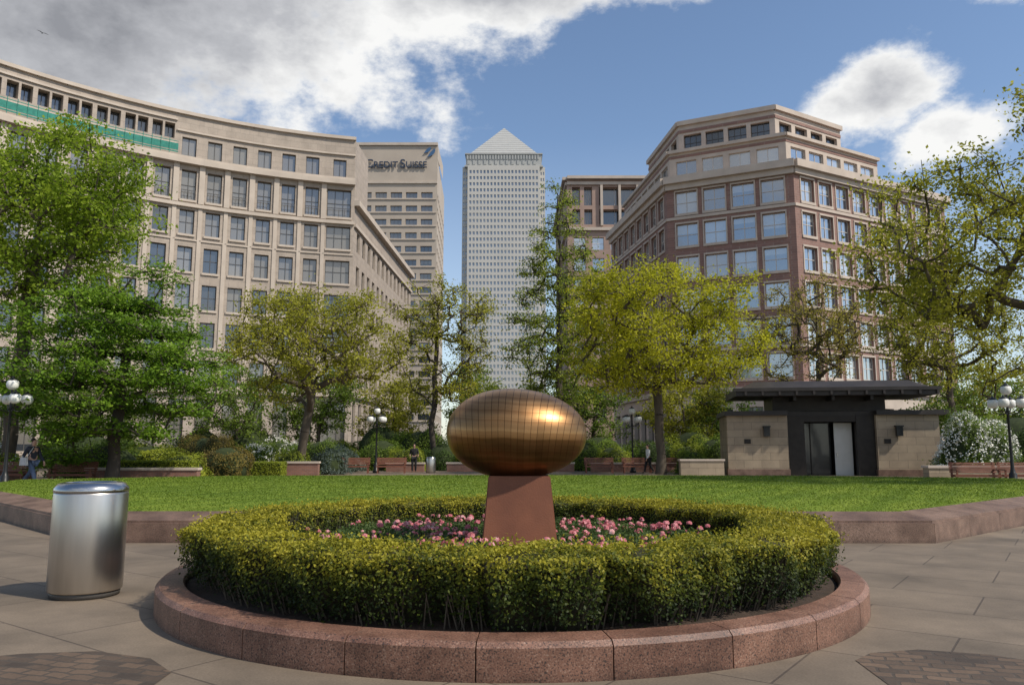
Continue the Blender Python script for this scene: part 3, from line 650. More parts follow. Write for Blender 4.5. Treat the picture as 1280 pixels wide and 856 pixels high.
P=np.stack([rr*np.cos(th),rr*np.sin(th),hz],1); Nn=rand_unit(nb_)*.9+np.array([0,0,.9]); Nn/=np.linalg.norm(Nn,axis=1)[:,None]
V1=leaf_arrays(P,Nn,R.uniform(.03,.06,nb_),R.uniform(.015,.03,nb_))
nf=820; rr=np.sqrt(R.uniform(.5**2,2.4**2,nf)); th=R.uniform(0,2*math.pi,nf)
keep=(np.sin(th*4+rr*3)+R.normal(size=nf)*.7)>-.35; rr=rr[keep]; th=th[keep]; nf=len(rr)
Cc=np.stack([rr*np.cos(th),rr*np.sin(th),.48+R.random(nf)*.11],1); kp=14
Pp=np.repeat(Cc,kp,0); dd=rand_unit(nf*kp); dd[:,2]=np.abs(dd[:,2])*.8+.1; fs=np.repeat(R.uniform(.016,.042,nf),kp)
Pp=Pp+dd*fs[:,None]; Nn=dd/np.linalg.norm(dd,axis=1)[:,None]; V2=leaf_arrays(Pp,Nn,fs*1.25,fs*1.15)
mi=np.concatenate([np.zeros(nb_),np.ones(nf*kp)])
ob=bpy.data.objects.new('flower_bed',quads_mesh('flower_bed',np.concatenate([V1,V2]),[L['bed'],L['pink']],mi)); link(ob); ob.location=(PC[0],PC[1],0)
tags(ob,'stuff','pink bedding flowers with green leaves around the pedestal','flowers')

# ------------------------------------------------------------------ sculpture
sr=root('egg_sculpture',(.08,PC[1],.40),'golden bronze egg-shaped sculpture on a tapering rust-brown pedestal','sculpture')
pm=bpy.data.meshes.new('pedestal')
bm=bmesh.new()
def frustum(bm,w0,w1,d0,d1,z0,z1,bev):
    vs=[bm.verts.new(p) for p in ((-w0,-d0,z0),(w0,-d0,z0),(w0,d0,z0),(-w0,d0,z0),(-w1,-d1,z1),(w1,-d1,z1),(w1,d1,z1),(-w1,d1,z1))]
    for f in ((3,2,1,0),(4,5,6,7),(0,1,5,4),(1,2,6,5),(2,3,7,6),(3,0,4,7)): bm.faces.new([vs[i] for i in f])
    if bev: bmesh.ops.bevel(bm,geom=bm.edges[:],offset=bev,segments=2,affect='EDGES')
frustum(bm,.41,.335,.41,.335,0,.80,.012); bm.to_mesh(pm); bm.free(); pm.materials.append(M['corten'])
link(bpy.data.objects.new('pedestal',pm),sr)
eg=MB(); nu,nv=128,96
for i in range(nv+1):
    ph=math.pi*i/nv
    for k in range(nu):
        t=2*math.pi*k/nu
        xx_=math.cos(ph); rr_=max(math.sin(ph),0)**.93
        egg=1-.05*xx_
        eg.v.append((xx_*.79,rr_*math.cos(t)*.62*egg,rr_*math.sin(t)*.505*egg))
for i in range(nv):
    for k in range(nu):
        k2=(k+1)%nu; eg.f.append((i*nu+k,i*nu+k2,(i+1)*nu+k2,(i+1)*nu+k)); eg.m.append(0)
eo=obj('egg',eg,[M['bronze']],sr,smooth=True); eo.location=(-.03,0,1.265); eo.rotation_euler=(0,math.radians(1.5),math.radians(-4))
mp_=MB(); mp_.box(-.12,.12,-.12,.12,.79,.83); obj('mounting_plate',mp_,[M['frame_dark']],sr)

# ------------------------------------------------------------------ litter bins
def bin_(x,y,sc,label):
    r=root('litter_bin',(x,y,0),label,'litter bin','steel litter bins')
    b0=MB(); b0.lathe([(.315,.0),(.318,.055),(.345,.06),(.352,.075),(.352,1.03),(.347,1.045),(.338,1.05)],0,0,64); obj('body',b0,[M['steel']],r,smooth=True)
    c=MB(); c.lathe([(.352,1.05),(.356,1.058),(.352,1.09),(.315,1.135),(.27,1.15),(.25,1.146),(.235,1.10),(.22,1.02)],0,0,64); obj('lid',c,[M['steel_rim']],r,smooth=True)
    k=MB(); k.lathe([(.325,.002),(.33,.04),(.33,.054)],0,0,40); obj('base_ring',k,[M['frame_dark']],r,smooth=True)
    h=MB(); h.lathe([(.2,1.021),(.2,1.024)],0,0,24); obj('opening',h,[M['black']],r)
    r.scale=(sc,sc,sc)
bin_(-4.41,8.3,1.0,'brushed stainless steel cylindrical litter bin on the paving')
bin_(-4.95,48,.85,'small steel cylindrical litter bin beside a bench')

# ------------------------------------------------------------------ trees
def make_tree(name,label,base,crown,radii,nclump,leaves,clr,leafL,lm,bark='bark',trunk_r=.2,seed=0,shape='round',split=.35,flat=.6,tip=.012,twigs=5,twig_len=1.0,core=.25,leafz=.5,cat='tree'):
    rng=np.random.default_rng(seed)
    bx,by=base; C=np.array(crown,float); Rd=np.array(radii,float)
    pts=[]; tries=0; md=(4.19*Rd.prod()/nclump)**(1/3)*.62
    while len(pts)<nclump and tries<nclump*60:
        tries+=1; p=rng.uniform(-1,1,3); rr_=np.linalg.norm(p)
        if rr_>1 or rr_<core: continue
        if shape=='cone':
            t=(p[2]+1)/2
            if np.hypot(p[0],p[1])>(1-t)**.75*1.0+.06: continue
        if shape=='dome' and p[2]<0 and np.hypot(p[0],p[1])<.35: continue
        lim=1+.18*math.sin(3*math.atan2(p[1],p[0])+seed)+.12*math.sin(5*p[2]+seed*2)
        if rr_>lim: continue
        q=C+p*Rd
        if shape=='layer': q[2]=C[2]-Rd[2]+ (round((q[2]-C[2]+Rd[2])/(2*Rd[2])*7)/7)*2*Rd[2]+rng.normal()*.12- .06*np.hypot(q[0]-C[0],q[1]-C[1])
        if pts and np.min(np.linalg.norm(np.array(pts)-q,axis=1))<md*rng.uniform(.6,1): continue
        pts.append(q)
    nodes=[np.array([bx,by,0.])]; par=[-1]
    zt=C[2]-Rd[2]+2*Rd[2]*split; nt=max(4,int(zt/1.0)); topx=C[0]+(0 if shape=='cone' else rng.normal()*.3)
    for i in range(1,nt+1):
        t=i/nt; nodes.append(np.array([bx+(topx-bx)*t**1.5+rng.normal()*.06,by+(C[1]-by)*t**1.5+rng.normal()*.06,zt*t])); par.append(len(nodes)-2)
    first=min(nt-1,max(1,int(nt*(C[2]-Rd[2])/zt*.85)))
    pts=np.array(pts); ax=np.hypot(pts[:,0]-topx,pts[:,1]-C[1])*1.0+np.abs(pts[:,2]-zt)*.5
    tips=[]
    for ci in np.argsort(ax):
        q=pts[ci]; A_=np.array(nodes[first:]); dv=q-A_; dist=np.linalg.norm(dv,axis=1)
        cost=dist+.9*np.maximum(0,.35*np.hypot(dv[:,0],dv[:,1])-dv[:,2])*(0.4 if shape in('layer','cone') else 1)
        j=int(np.argmin(cost))+first; dd=dist[j-first]; st=max(2,int(dd/.7)); p0=nodes[j]; prev=j
        bend=rng.normal(size=3)*dd*.07+np.array([0,0,(-.08 if shape=='layer' else .06)*dd])
        for k in range(1,st+1):
            t=k/st; p=p0+(q-p0)*t+bend*math.sin(math.pi*t)+rng.normal(size=3)*.04*(t<1); nodes.append(p); par.append(prev); prev=len(nodes)-1
        for k in range(twigs):
            u=rng.normal(size=3); u/=np.linalg.norm(u); u[2]=u[2]*flat+.15; ln=clr*twig_len*rng.uniform(.6,1.3)
            p=q+u*ln*.5+rng.normal(size=3)*.05; nodes.append(p); par.append(prev); m_=len(nodes)-1
            p2=q+u*ln+rng.normal(size=3)*.1*clr; nodes.append(p2); par.append(m_); tips.append(p2)
            if rng.random()<.6: p3=p+rng.normal(size=3)*ln*.35; nodes.append(p3); par.append(m_); tips.append(p3)
    nn=len(nodes); cnt=np.zeros(nn); haschild=np.zeros(nn,bool)
    for i in range(nn-1,0,-1):
        if not haschild[i]: cnt[i]+=1
        cnt[par[i]]+=cnt[i]; haschild[par[i]]=True
    pw=math.log(max(cnt[0],3))/math.log(trunk_r/tip)
    rad=tip*np.maximum(cnt,1)**(1/pw)
    rad[0]=trunk_r*1.35
    tb=MB()
    for i in range(1,nn):
        p=par[i]; r0=min(rad[p],rad[i]*1.35) if p>0 else rad[0]; tb.tube(nodes[p],nodes[i],r0,rad[i],8 if rad[i]>.06 else (5 if rad[i]>.025 else 3))
    org=(bx,by,0)
    r=root(name,org,label,cat)
    obj('trunk',tb,[M[bark]],r,org,smooth=True)
    cen=np.concatenate([np.array(tips),pts]); wts=np.concatenate([np.ones(len(tips)),np.ones(len(pts))*2]); wts*=rng.uniform(.3,1.5,len(wts)); wts/=wts.sum()
    idx=rng.choice(len(cen),leaves,p=wts); off=rng.normal(size=(leaves,3))*clr*.30; off[:,2]*=flat
    P=cen[idx]+off; Nn=rand_unit(leaves,rng)+np.array([.15,-.1,leafz]); Nn/=np.linalg.norm(Nn,axis=1)[:,None]
    Ls=leafL*rng.uniform(.6,1.3,leaves); V=leaf_arrays(P-np.array(org),Nn,Ls,Ls*.62,rng)
    ob=bpy.data.objects.new('crown',quads_mesh('crown',V,[L[lm]])); link(ob,r); return r
make_tree('maple_tree','tall bright green maple in full leaf',(-22.5,35),(-21.4,34,11.6),(5.6,4.5,4.1),110,38000,1.1,.18,'maple',trunk_r=.3,seed=3,split=.5)
make_tree('cedar_like_tree','broad deep green tree with layered drooping branches',(-16.5,32.5),(-16.4,32,4.8),(4.8,4,3.6),150,50000,.95,.15,'layer',bark='barkd',trunk_r=.25,seed=5,shape='layer',split=.85,flat=.28,core=.1,leafz=1.2)
make_tree('plane_tree','rounded tree with fresh yellow-green leaves and forked trunk',(-12.1,45),(-11.6,45,7.3),(5.1,4.6,3.5),130,24000,.9,.16,'olive',trunk_r=.26,seed=8,split=.15,shape='dome')
make_tree('slender_tree','slim sparse tree with thin upright branches',(-5.7,56),(-5.0,56,9.2),(3.9,3.6,4.7),90,10500,.85,.17,'olive',bark='barkd',trunk_r=.2,seed=12,split=.45,tip=.018)
make_tree('redwood_tree','tall sparse feathery conifer with slender trunk',(3.6,58),(3.6,58,13.6),(4.8,4,9.6),150,24000,.9,.17,'feather',bark='barkd',trunk_r=.26,seed=15,shape='cone',split=.93,core=0,flat=.5,tip=.018)
make_tree('maple_tree','broad yellow-green maple with spreading crown',(8.7,46),(8.6,46,8.3),(6.4,5.2,4.3),150,38000,1.05,.17,'yellow',trunk_r=.26,seed=21,split=.2,shape='dome')
make_tree('young_tree','sparse tree with bronze-tinted young leaves',(23.0,58),(22.6,58,10.0),(4.9,4.2,4.2),100,10500,.9,.16,'brownish',trunk_r=.2,seed=25,split=.25,tip=.02,shape='dome')
make_tree('young_tree','open yellow-green tree behind the shrubs',(28.5,50),(28.3,50,8.8),(5.0,4.2,4.6),120,20000,.9,.17,'olive',trunk_r=.2,seed=27,split=.3,shape='dome',tip=.015)
make_tree('plane_tree','large open yellow-green tree with long arching boughs',(18.6,25),(17.0,24.5,8.2),(5.8,4.2,4.5),150,38000,.85,.125,'olive',trunk_r=.24,seed=32,split=.25,tip=.011,shape='dome')
make_tree('street_tree','small green tree beside the garden path',(-15.5,62),(-15.5,62,5),(3.4,3,3.2),50,10000,.9,.2,'mid',trunk_r=.15,seed=41,split=.3)
for k,(x,y,h,rx,lm) in enumerate(((-9.5,64,7.5,3.2,'olive'),(-1.5,66,7.5,3.0,'feather'),(2.2,64,6.5,2.8,'mid'),(6.3,63,8,3.0,'mid'),(13.5,62,8.5,3.2,'olive'),(-21,60,8,3.5,'mid'),(-3.8,70,9,2.6,'mid'),(17,64,7,3,'mid'),(33,56,7,4,'mid'),(-29,55,9,4,'mid'),(37,60,9,4.5,'olive'),(-36,60,10,4.5,'mid'))):
    make_tree('garden_tree','leafy green tree at the edge of the garden',(x,y),(x,y,h*.58),(rx,rx,h*.42),45,8000,.9,.2,lm,trunk_r=.14,seed=50+k,split=.4)

# ------------------------------------------------------------------ shrubs
def shrub(x,y,h,r,lm,label,blossom=0,n=None,leaf=.09,ry=None,name='shrub'):
    rng=np.random.default_rng(int(abs(x*131+y*17))); ry=ry or r*.85
    n=n or int(2600*r*max(h,1))
    d=rand_unit(n,rng); d[:,2]=np.abs(d[:,2])
    lump=1+.12*np.sin(d[:,0]*7+x)+.12*np.sin(d[:,2]*9+y)+.10*np.sin(d[:,1]*8+x*2)
    rad=lump*(1-np.abs(rng.normal(size=n))*.10+ (rng.random(n)<.04)*.12)
    P=d*rad[:,None]*np.array([r,ry,h*.95]); P[:,2]=P[:,2]*.93+.1*rng.random(n)
    Nn=d*.8+rand_unit(n,rng)*.8+np.array([0,0,.3]); Nn/=np.linalg.norm(Nn,axis=1)[:,None]
    Ls=leaf*rng.uniform(.6,1.3,n); V=leaf_arrays(P,Nn,Ls,Ls*.6,rng); mats=[L[lm]]; mi=np.zeros(n)
    if blossom:
        b_=int(blossom); dd=rand_unit(b_,rng); dd[:,2]=np.abs(dd[:,2]); Pb=dd*(1.04+.1*np.sin(dd[:,:1]*7+x))*np.array([r,ry,h*.9]); kp=5
        Pb=np.repeat(Pb,kp,0)+rng.normal(size=(b_*kp,3))*.05; Nb=rand_unit(b_*kp,rng)
        V=np.concatenate([V,leaf_arrays(Pb,Nb,.09,.08,rng)]); mats.append(L['blossom']); mi=np.concatenate([mi,np.ones(b_*kp)])
    rt=root(name,(x,y,0),label,'shrub')
    ob=bpy.data.objects.new('foliage',quads_mesh('foliage',V,mats,mi)); link(ob,rt)
    c=MB()
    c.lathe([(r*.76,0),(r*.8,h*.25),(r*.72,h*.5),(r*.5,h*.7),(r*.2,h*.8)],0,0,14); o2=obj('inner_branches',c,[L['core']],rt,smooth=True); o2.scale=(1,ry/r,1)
SH=[(-20.2,52,2.7,2.0,'red',0,'russet-leaved rounded shrub'),(-17.6,50,1.5,1.5,'light',0,'low light green shrub'),(-15.6,53,2.3,2.2,'mid',260,'green shrub dotted with white blossom'),(-12.8,53,2.4,1.8,'mid',0,'mid green rounded shrub'),
(-11.0,50.5,1.6,1.4,'blue',0,'grey-blue rounded shrub'),(-9.0,54,2.5,1.7,'mid',0,'mid green rounded shrub'),(-6.9,52,1.7,1.4,'light',0,'low light green shrub'),(-4.6,54,2.2,1.6,'dark',0,'dark green shrub'),
(-2.4,53,2.0,1.5,'light',0,'low light green shrub'),(0,54,2.2,1.7,'dark',0,'dark green shrub'),(2.6,53,2.1,1.5,'mid',0,'mid green rounded shrub'),(4.8,53,2.4,1.4,'mid',0,'mid green rounded shrub'),
(6.8,53,1.9,1.3,'light',0,'low light green shrub'),(9.6,53,2.2,1.5,'dark',0,'dark green shrub'),(11.6,52,2.0,1.4,'light',0,'low light green shrub'),(13.6,52,2.6,1.7,'mid',0,'mid green rounded shrub'),
(-16.0,38,1.4,1.3,'light',0,'low light green shrub'),(-19.0,37,2.0,1.7,'mid',0,'mid green rounded shrub'),(-12.5,44.8,1.4,1.3,'light',0,'low light green shrub'),(-23.4,35.0,1.9,1.5,'light',160,'pale green shrub with small white flowers'),(-14.9,41,1.9,1.5,'red',0,'russet-leaved rounded shrub'),
(-22,41,2.6,2.2,'dark',0,'dark green shrub'),(-26.5,38,3,2.4,'mid',0,'mid green rounded shrub'),(-14.6,45.4,1.8,1.3,'mid',220,'green shrub dotted with white blossom'),(-10.6,45.8,1.6,1.1,'blue',0,'grey-blue rounded shrub'),
(22.4,38,3.3,1.9,'mid',900,'large shrub covered in white blossom'),(26.0,40,3.8,2.3,'dark',0,'dark green shrub'),(24.5,35.8,1.7,1.3,'mid',0,'mid green rounded shrub'),(30,42,4,2.6,'mid',0,'mid green rounded shrub'),(10.4,45.5,1.6,1.1,'mid',0,'mid green rounded shrub')]
for (x,y,h,r,lm,bl,lab) in SH: shrub(x,y,h,r,lm,lab+' in the garden border',bl)
k=0
for x in np.arange(-34,36,3.4):
    k+=1; shrub(float(x),59+ (k%3),3.0+1.0*math.sin(k*1.7),2.3,['dark','mid','mid','light'][k%4],'tall leafy shrub in the rear garden border',0,9000,.14)
def clipped(x0,x1,y0,y1,h,label,lm='light'):
    cx_,cy_=(x0+x1)/2,(y0+y1)/2; a,b_=(x1-x0)/2,(y1-y0)/2
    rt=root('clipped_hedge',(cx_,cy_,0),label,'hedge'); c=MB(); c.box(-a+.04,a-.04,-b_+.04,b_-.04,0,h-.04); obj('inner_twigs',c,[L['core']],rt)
    nT=int(900*(x1-x0)*(y1-y0)); nF=int(900*(x1-x0)*h)
    P1_=np.stack([R.uniform(-a,a,nT),R.uniform(-b_,b_,nT),h+R.normal(size=nT)*.02],1)
    P2_=np.stack([R.uniform(-a,a,nF),-b_+R.normal(size=nF)*.02,R.uniform(0,h,nF)],1)
    nS=int(900*(y1-y0)*h*2); P3_=np.stack([R.choice([-a,a],nS)+R.normal(size=nS)*.02,R.uniform(-b_,b_,nS),R.uniform(0,h,nS)],1)
    P=np.concatenate([P1_,P2_,P3_]); Nn=rand_unit(len(P))+np.array([0,-.4,.7]); Nn/=np.linalg.norm(Nn,axis=1)[:,None]
    ob=bpy.data.objects.new('foliage',quads_mesh('foliage',leaf_arrays(P,Nn,.07,.045),[L[lm]])); link(ob,rt)
clipped(-17.8,-14.5,35.5,36.5,.9,'low clipped green hedge behind the wall'); clipped(-20.0,-17.9,35.6,36.6,.95,'low clipped dark hedge behind the wall','mid')
clipped(-25.5,-22.2,31.6,32.4,.7,'low clipped green hedge beside the path'); clipped(21.6,24.9,30.2,31.2,.75,'low clipped yellow-green hedge beside the bench')
clipped(-14,-12.2,41.6,42.6,.75,'low clipped green hedge beside the wall')

# ------------------------------------------------------------------ low walls
def lowwall(x0,x1,y0,y1,h,label,m='brickwall',cap='cream'):
    rt=root('planter_wall',((x0+x1)/2,(y0+y1)/2,0),label,'low wall'); a=(x1-x0)/2; b_=(y1-y0)/2
    w=MB(); w.box(-a,a,-b_,b_,0,h-.1); obj('wall',w,[M[m]],rt); c=MB(); c.box(-a-.05,a+.05,-b_-.05,b_+.05,h-.1,h); obj('coping',c,[M[cap]],rt)
lowwall(-18.4,-13.6,34.0,34.4,.66,'low red brick planter wall with stone coping'); lowwall(-15.2,-10.6,43,43.4,.78,'low red brick planter wall with stone coping')
lowwall(-8.0,-5.6,50,50.4,.6,'low red brick planter wall with stone coping'); lowwall(-4.2,4,50.6,51,.6,'low red brick planter wall with stone coping')
lowwall(5.0,11,49.8,50.2,.6,'low red brick planter wall with stone coping'); lowwall(9.3,11.7,43.4,43.9,.9,'low stone planter wall beside the pavilion','pavstone')
lowwall(-27,-20.5,33.6,34,.62,'low red brick planter wall with stone coping'); lowwall(18.0,26,34.0,34.5,.75,'low stone planter wall beside the pavilion','pavstone')

# ------------------------------------------------------------------ benches
def bench_mesh():
    parts=[]
    s=MB()
    for k in range(5): s.box(-.9,.9,-.22+k*.09,-.15+k*.09,.42,.45)
    s.box(-.88,.88,-.24,-.225,.36,.42); parts.append(('seat',s,'wood'))
    b_=MB()
    for k in range(5): b_.hexa([(-.9,.22+k*.02,.52+k*.085),(.9,.22+k*.02,.52+k*.085),(.9,.25+k*.02,.52+k*.085),(-.9,.25+k*.02,.52+k*.085)],[(-.9,.235+k*.02,.585+k*.085),(.9,.235+k*.02,.585+k*.085),(.9,.265+k*.02,.585+k*.085),(-.9,.265+k*.02,.585+k*.085)])
    parts.append(('backrest',b_,'wood'))
    for x in(-.8,.8):
        l=MB(); l.box(x-.035,x+.035,-.22,-.15,0,.42); l.hexa([(x-.035,.2,0),(x+.035,.2,0),(x+.035,.27,0),(x-.035,.27,0)],[(x-.035,.3,.95),(x+.035,.3,.95),(x+.035,.35,.95),(x-.035,.35,.95)]); l.box(x-.03,x+.03,-.15,.2,.36,.42); l.box(x-.035,x+.035,-.24,.25,.62,.66); l.box(x-.03,x+.03,-.22,-.17,.45,.62)
        parts.append(('leg',l,'wood'))
    return parts
BP=[(n_,obj(n_,mb,[M[m_]]),) for n_,mb,m_ in bench_mesh()]
for _,o_ in BP: COL.objects.unlink(o_)
for (x,y,rz) in((-21.3,33,.1),(-18.2,32.6,.1),(-9.5,47.5,.05),(-7.3,47.6,.05),(5.3,47.8,0),(7.6,47.8,0),(9.9,47.9,0),(18.6,31.6,-.1),(20.6,31.7,-.1)):
    r=root('park_bench',(x,y,0),'red-brown slatted wooden park bench on the paving','bench','wooden benches around the lawn',rz)
    for n_,o_ in BP:
        c=o_.copy(); COL.objects.link(c); c.parent=r

# ------------------------------------------------------------------ lamps
def lamp_parts():
    p=MB(); p.lathe([(.2,0),(.2,.12),(.15,.16),(.14,.5),(.1,.56),(.07,.7),(.055,1.2),(.045,2.9),(.07,2.95),(.05,3.02),(.035,3.5),(.05,3.55),(.03,3.6)],0,0,14)
    for k in range(4):
        a=math.pi/4+k*math.pi/2; ca,sa=math.cos(a),math.sin(a); pr=(0,0,2.95)
        for j in range(1,7):
            t=j/6; q=(ca*.5*t,sa*.5*t,2.95-.18*math.sin(math.pi*t)+.12*t); p.tube(pr,q,.02,.02,6); pr=q
    gl=MB(); gl.lathe([(.06,0),(.13,.03),(.19,.1),(.205,.2),(.19,.29),(.15,.35)],0,0,18)
    cp=MB(); cp.lathe([(.16,.345),(.165,.36),(.12,.4),(.05,.43),(.025,.5)],0,0,18)
    return p,gl,cp
p,gl,cp=lamp_parts()
PO=obj('pole',p,[M['black']],smooth=True); GO=obj('lamp_globe',gl,[M['white']],smooth=True); CO=obj('lamp_cap',cp,[M['black']],smooth=True)
for o_ in(PO,GO,CO): COL.objects.unlink(o_)
for (x,y) in((-8.4,48.6),(7.5,48.8),(-18.2,28.3),(19.7,31)):
    r=root('street_lamp',(x,y,0),'black iron lamp post with a cluster of white globes','street lamp','globe lamp posts around the garden')
    c=PO.copy(); COL.objects.link(c); c.parent=r
    for k in range(5):
        if k<4: a=math.pi/4+k*math.pi/2; loc=(.5*math.cos(a),.5*math.sin(a),3.08)
        else: loc=(0,0,3.6)
        g_=GO.copy(); COL.objects.link(g_); g_.parent=r; g_.location=loc
        c_=CO.copy(); COL.objects.link(c_); c_.parent=g_

# ------------------------------------------------------------------ pavilion
px=Vector((17.6,43,0)); pv=root('garden_pavilion',px,'stone garden pavilion with a dark oversailing flat roof','pavilion',None,math.radians(-9))
def part(name,boxes,m,parent=pv,org=px):
    mb=MB()
    for bx in boxes: mb.box(*bx)
    return obj(name,mb,[M[m]],parent,org)
part('stone_wall',[(12.0,15.25,43,47,0,3.3)],'pavstone'); part('stone_wall',[(19.9,23.1,43,47,0,3.3)],'pavstone')
part('plinth',[(11.95,15.3,42.94,43.6,0,.35),(19.85,23.15,42.94,43.6,0,.35)],'granite2')
part('lower_roof',[(11.85,15.26,42.75,47.2,3.3,3.55),(19.88,23.6,42.75,47.2,3.3,3.55),(15.26,19.88,43.4,47.1,3.3,3.53)],'roofdark')
part('entrance_frame',[(15.25,16.2,43.3,43.9,0,3.3),(18.95,19.9,43.3,43.9,0,3.3),(16.2,18.95,43.35,43.85,2.95,3.3),(15.26,19.89,45.6,45.7,0,3.3),(16.7,16.78,44.6,45.6,0,2.95)],'darkmetal')
part('clerestory',[(14.6,20.6,43.6,46.6,3.55,4.35)],'darkmetal')
mb=MB()
mb.box(12.45,22.9,42.2,47.2,4.35,4.72)
mb.hexa([(12.6,42.35,4.72),(22.75,42.35,4.72),(22.75,47.0,4.72),(12.6,47.0,4.72)],[(13.6,43.4,5.22),(21.8,43.4,5.22),(21.8,46,5.22),(13.6,46,5.22)])
mb.box(12.3,23.05,42.1,42.199,4.6,4.78)
for k in range(12):
    x=12.9+k*.9; mb.box(x,x+.12,42.08,42.19,4.38,4.58)
obj('upper_roof',mb,[M['roofdark']],pv,px)
dr=part('door',[(17.9,18.85,43.95,44.02,0,2.9)],'door'); part('handle',[(18.0,18.04,43.88,43.94,1.0,1.25)],'steel_rim',dr,px)
g_=MB(); g_.quad((16.25,44.6,0.02),(17.85,44.6,.02),(17.85,44.6,2.9),(16.25,44.6,2.9)); obj('glazed_door',g_,[M['glassB']],pv,px)
for x in(14.1,21.0):
    part('wall_lantern',[(x-.16,x+.16,42.7,42.94,2.15,2.65),(x-.2,x+.2,42.66,42.98,2.65,2.72),(x-.05,x+.05,42.9,42.999,2.3,2.5)],'black')
for x in(12.9,20.25): part('plaque',[(x,x+.35,42.97,42.999,1.75,2.0)],'darkmetal')
for x in (15.6,17.6,19.6): part('roof_bracket',[(x-.08,x+.08,42.4,43.59,4.1,4.349)],'darkmetal')

# ------------------------------------------------------------------ people
def skin_mesh(verts,edges,radii,name,mat_,sub=2):
    me=bpy.data.meshes.new(name); me.from_pydata([tuple(v) for v in verts],edges,[])
    ob=bpy.data.objects.new('tmp',me); COL.objects.link(ob)
    md=ob.modifiers.new('Skin','SKIN'); md.use_smooth_shade=True
    sv=me.skin_vertices[0].data
    for i,r in enumerate(radii):
        rr_=r if isinstance(r,tuple) else (r,r); sv[i].radius=rr_; sv[i].use_root=(i==0)
    s=ob.modifiers.new('Sub','SUBSURF'); s.levels=sub; s.render_levels=sub
    bpy.context.view_layer.update(); dg=bpy.context.evaluated_depsgraph_get()
    out=bpy.data.meshes.new_from_object(ob.evaluated_get(dg)); out.name=name; bpy.data.objects.remove(ob)
    out.materials.clear(); out.materials.append(mat_); return out
def person(x,y,rz,label,stride,top,legs,h=1.78,bag=False,bent=0.,z=0):
    r=root('person',(x,y,z),label,'person',None,rz); s=h/1.76
    J={}
    J['pel']=(0,0,.95);J['spi']=(0,.0,1.12);J['che']=(0,.01,1.32);J['nk']=(0,.01,1.47);J['hb']=(0,.03,1.555);J['hm']=(0,.035,1.64);J['ht']=(0,.02,1.715)
    J['nose']=(0,.125,1.625)
    for sg,n_ in((-1,'l'),(1,'r')):
        st=stride*sg
        J['hip'+n_]=(sg*.09,0,.90); J['kn'+n_]=(sg*.095,.02+st*.22,.50+abs(st)*.01); J['an'+n_]=(sg*.10,(st*.42 if st>0 else st*.62),.085+(.10*abs(st) if st<0 else 0)); J['to'+n_]=(sg*.115,J['an'+n_][1]+.17,.04+(0.0))
        J['sh'+n_]=(sg*.19,.0,1.40); J['el'+n_]=(sg*.245,-.03-st*.12,1.12); J['wr'+n_]=(sg*.25,.06-st*.22+bent*.12,.90+abs(st)*.03+bent*.2); wx,wy,wz=J['wr'+n_]
        J['pa'+n_]=(wx,wy+.02,wz-.08)
        for f in range(4):
            fy=wy-.02+f*.024; ln=(.065,.08,.085,.07)[f]
            J['f%d'%f+n_]=(wx-sg*.004,fy+.01,wz-.08-ln*.55); J['g%d'%f+n_]=(wx-sg*.022,fy+.014,wz-.08-ln)
        J['t'+n_]=(wx-sg*.01,wy+.065,wz-.07); J['u'+n_]=(wx-sg*.02,wy+.08,wz-.105)
    keys=list(J)
    E=[('pel','spi'),('spi','che'),('che','nk'),('nk','hb'),('hb','hm'),('hm','ht'),('hm','nose')]
    RD={'pel':(.15,.11),'spi':(.135,.10),'che':(.155,.11),'nk':.055,'hb':.07,'hm':.088,'ht':.06,'nose':.012}
    for n_ in 'lr':
        E+=[('pel','hip'+n_),('hip'+n_,'kn'+n_),('kn'+n_,'an'+n_),('an'+n_,'to'+n_),('che','sh'+n_),('sh'+n_,'el'+n_),('el'+n_,'wr'+n_),('wr'+n_,'pa'+n_),('pa'+n_,'t'+n_),('t'+n_,'u'+n_)]
        RD.update({'hip'+n_:.085,'kn'+n_:.055,'an'+n_:.036,'to'+n_:.03,'sh'+n_:.06,'el'+n_:.042,'wr'+n_:.027,'pa'+n_:(.02,.035),'t'+n_:.010,'u'+n_:.008})
        for f in range(4): E+=[('pa'+n_,'f%d'%f+n_),('f%d'%f+n_,'g%d'%f+n_)]; RD['f%d'%f+n_]=.009; RD['g%d'%f+n_]=.008
    def mk(ks,name,m_,grow,sub=1):
        ks=[k_ for k_ in keys if k_ in ks]; ii={k_:i for i,k_ in enumerate(ks)}
        ed=[(ii[a],ii[b_]) for a,b_ in E if a in ii and b_ in ii]
        rad=[tuple(q*1.0+grow for q in RD[k_]) if isinstance(RD[k_],tuple) else RD[k_]+grow for k_ in ks]
        me=skin_mesh([J[k_] for k_ in ks],ed,rad,name,m_,sub); o_=bpy.data.objects.new(name,me); link(o_,r); return o_
    mk(keys,'body',M['skin'],0,2)
    arms=[a+n_ for a in('sh','el','wr') for n_ in 'lr']
    mk(['spi','che','nk']+arms+['pel'],'jacket',M[top],.022); mk(['pel']+[a+n_ for a in('hip','kn','an') for n_ in 'lr'],'trousers',M[legs],.024)
    for n_ in 'lr': mk(['an'+n_,'to'+n_],'shoe',M['shoe'],.014)
    hb=MB()
    nu_,nv_=14,8
    for i in range(nv_+1):
        ph=math.pi*.62*i/nv_
        for k_ in range(nu_):
            t=2*math.pi*k_/nu_; hb.v.append((.092*math.sin(ph)*math.cos(t),.0+.10*math.sin(ph)*math.sin(t)-.012-(.01*(1-math.cos(ph))),1.665+.098*math.cos(ph)+(.03 if math.sin(t)>.3 and ph>1 else 0)))
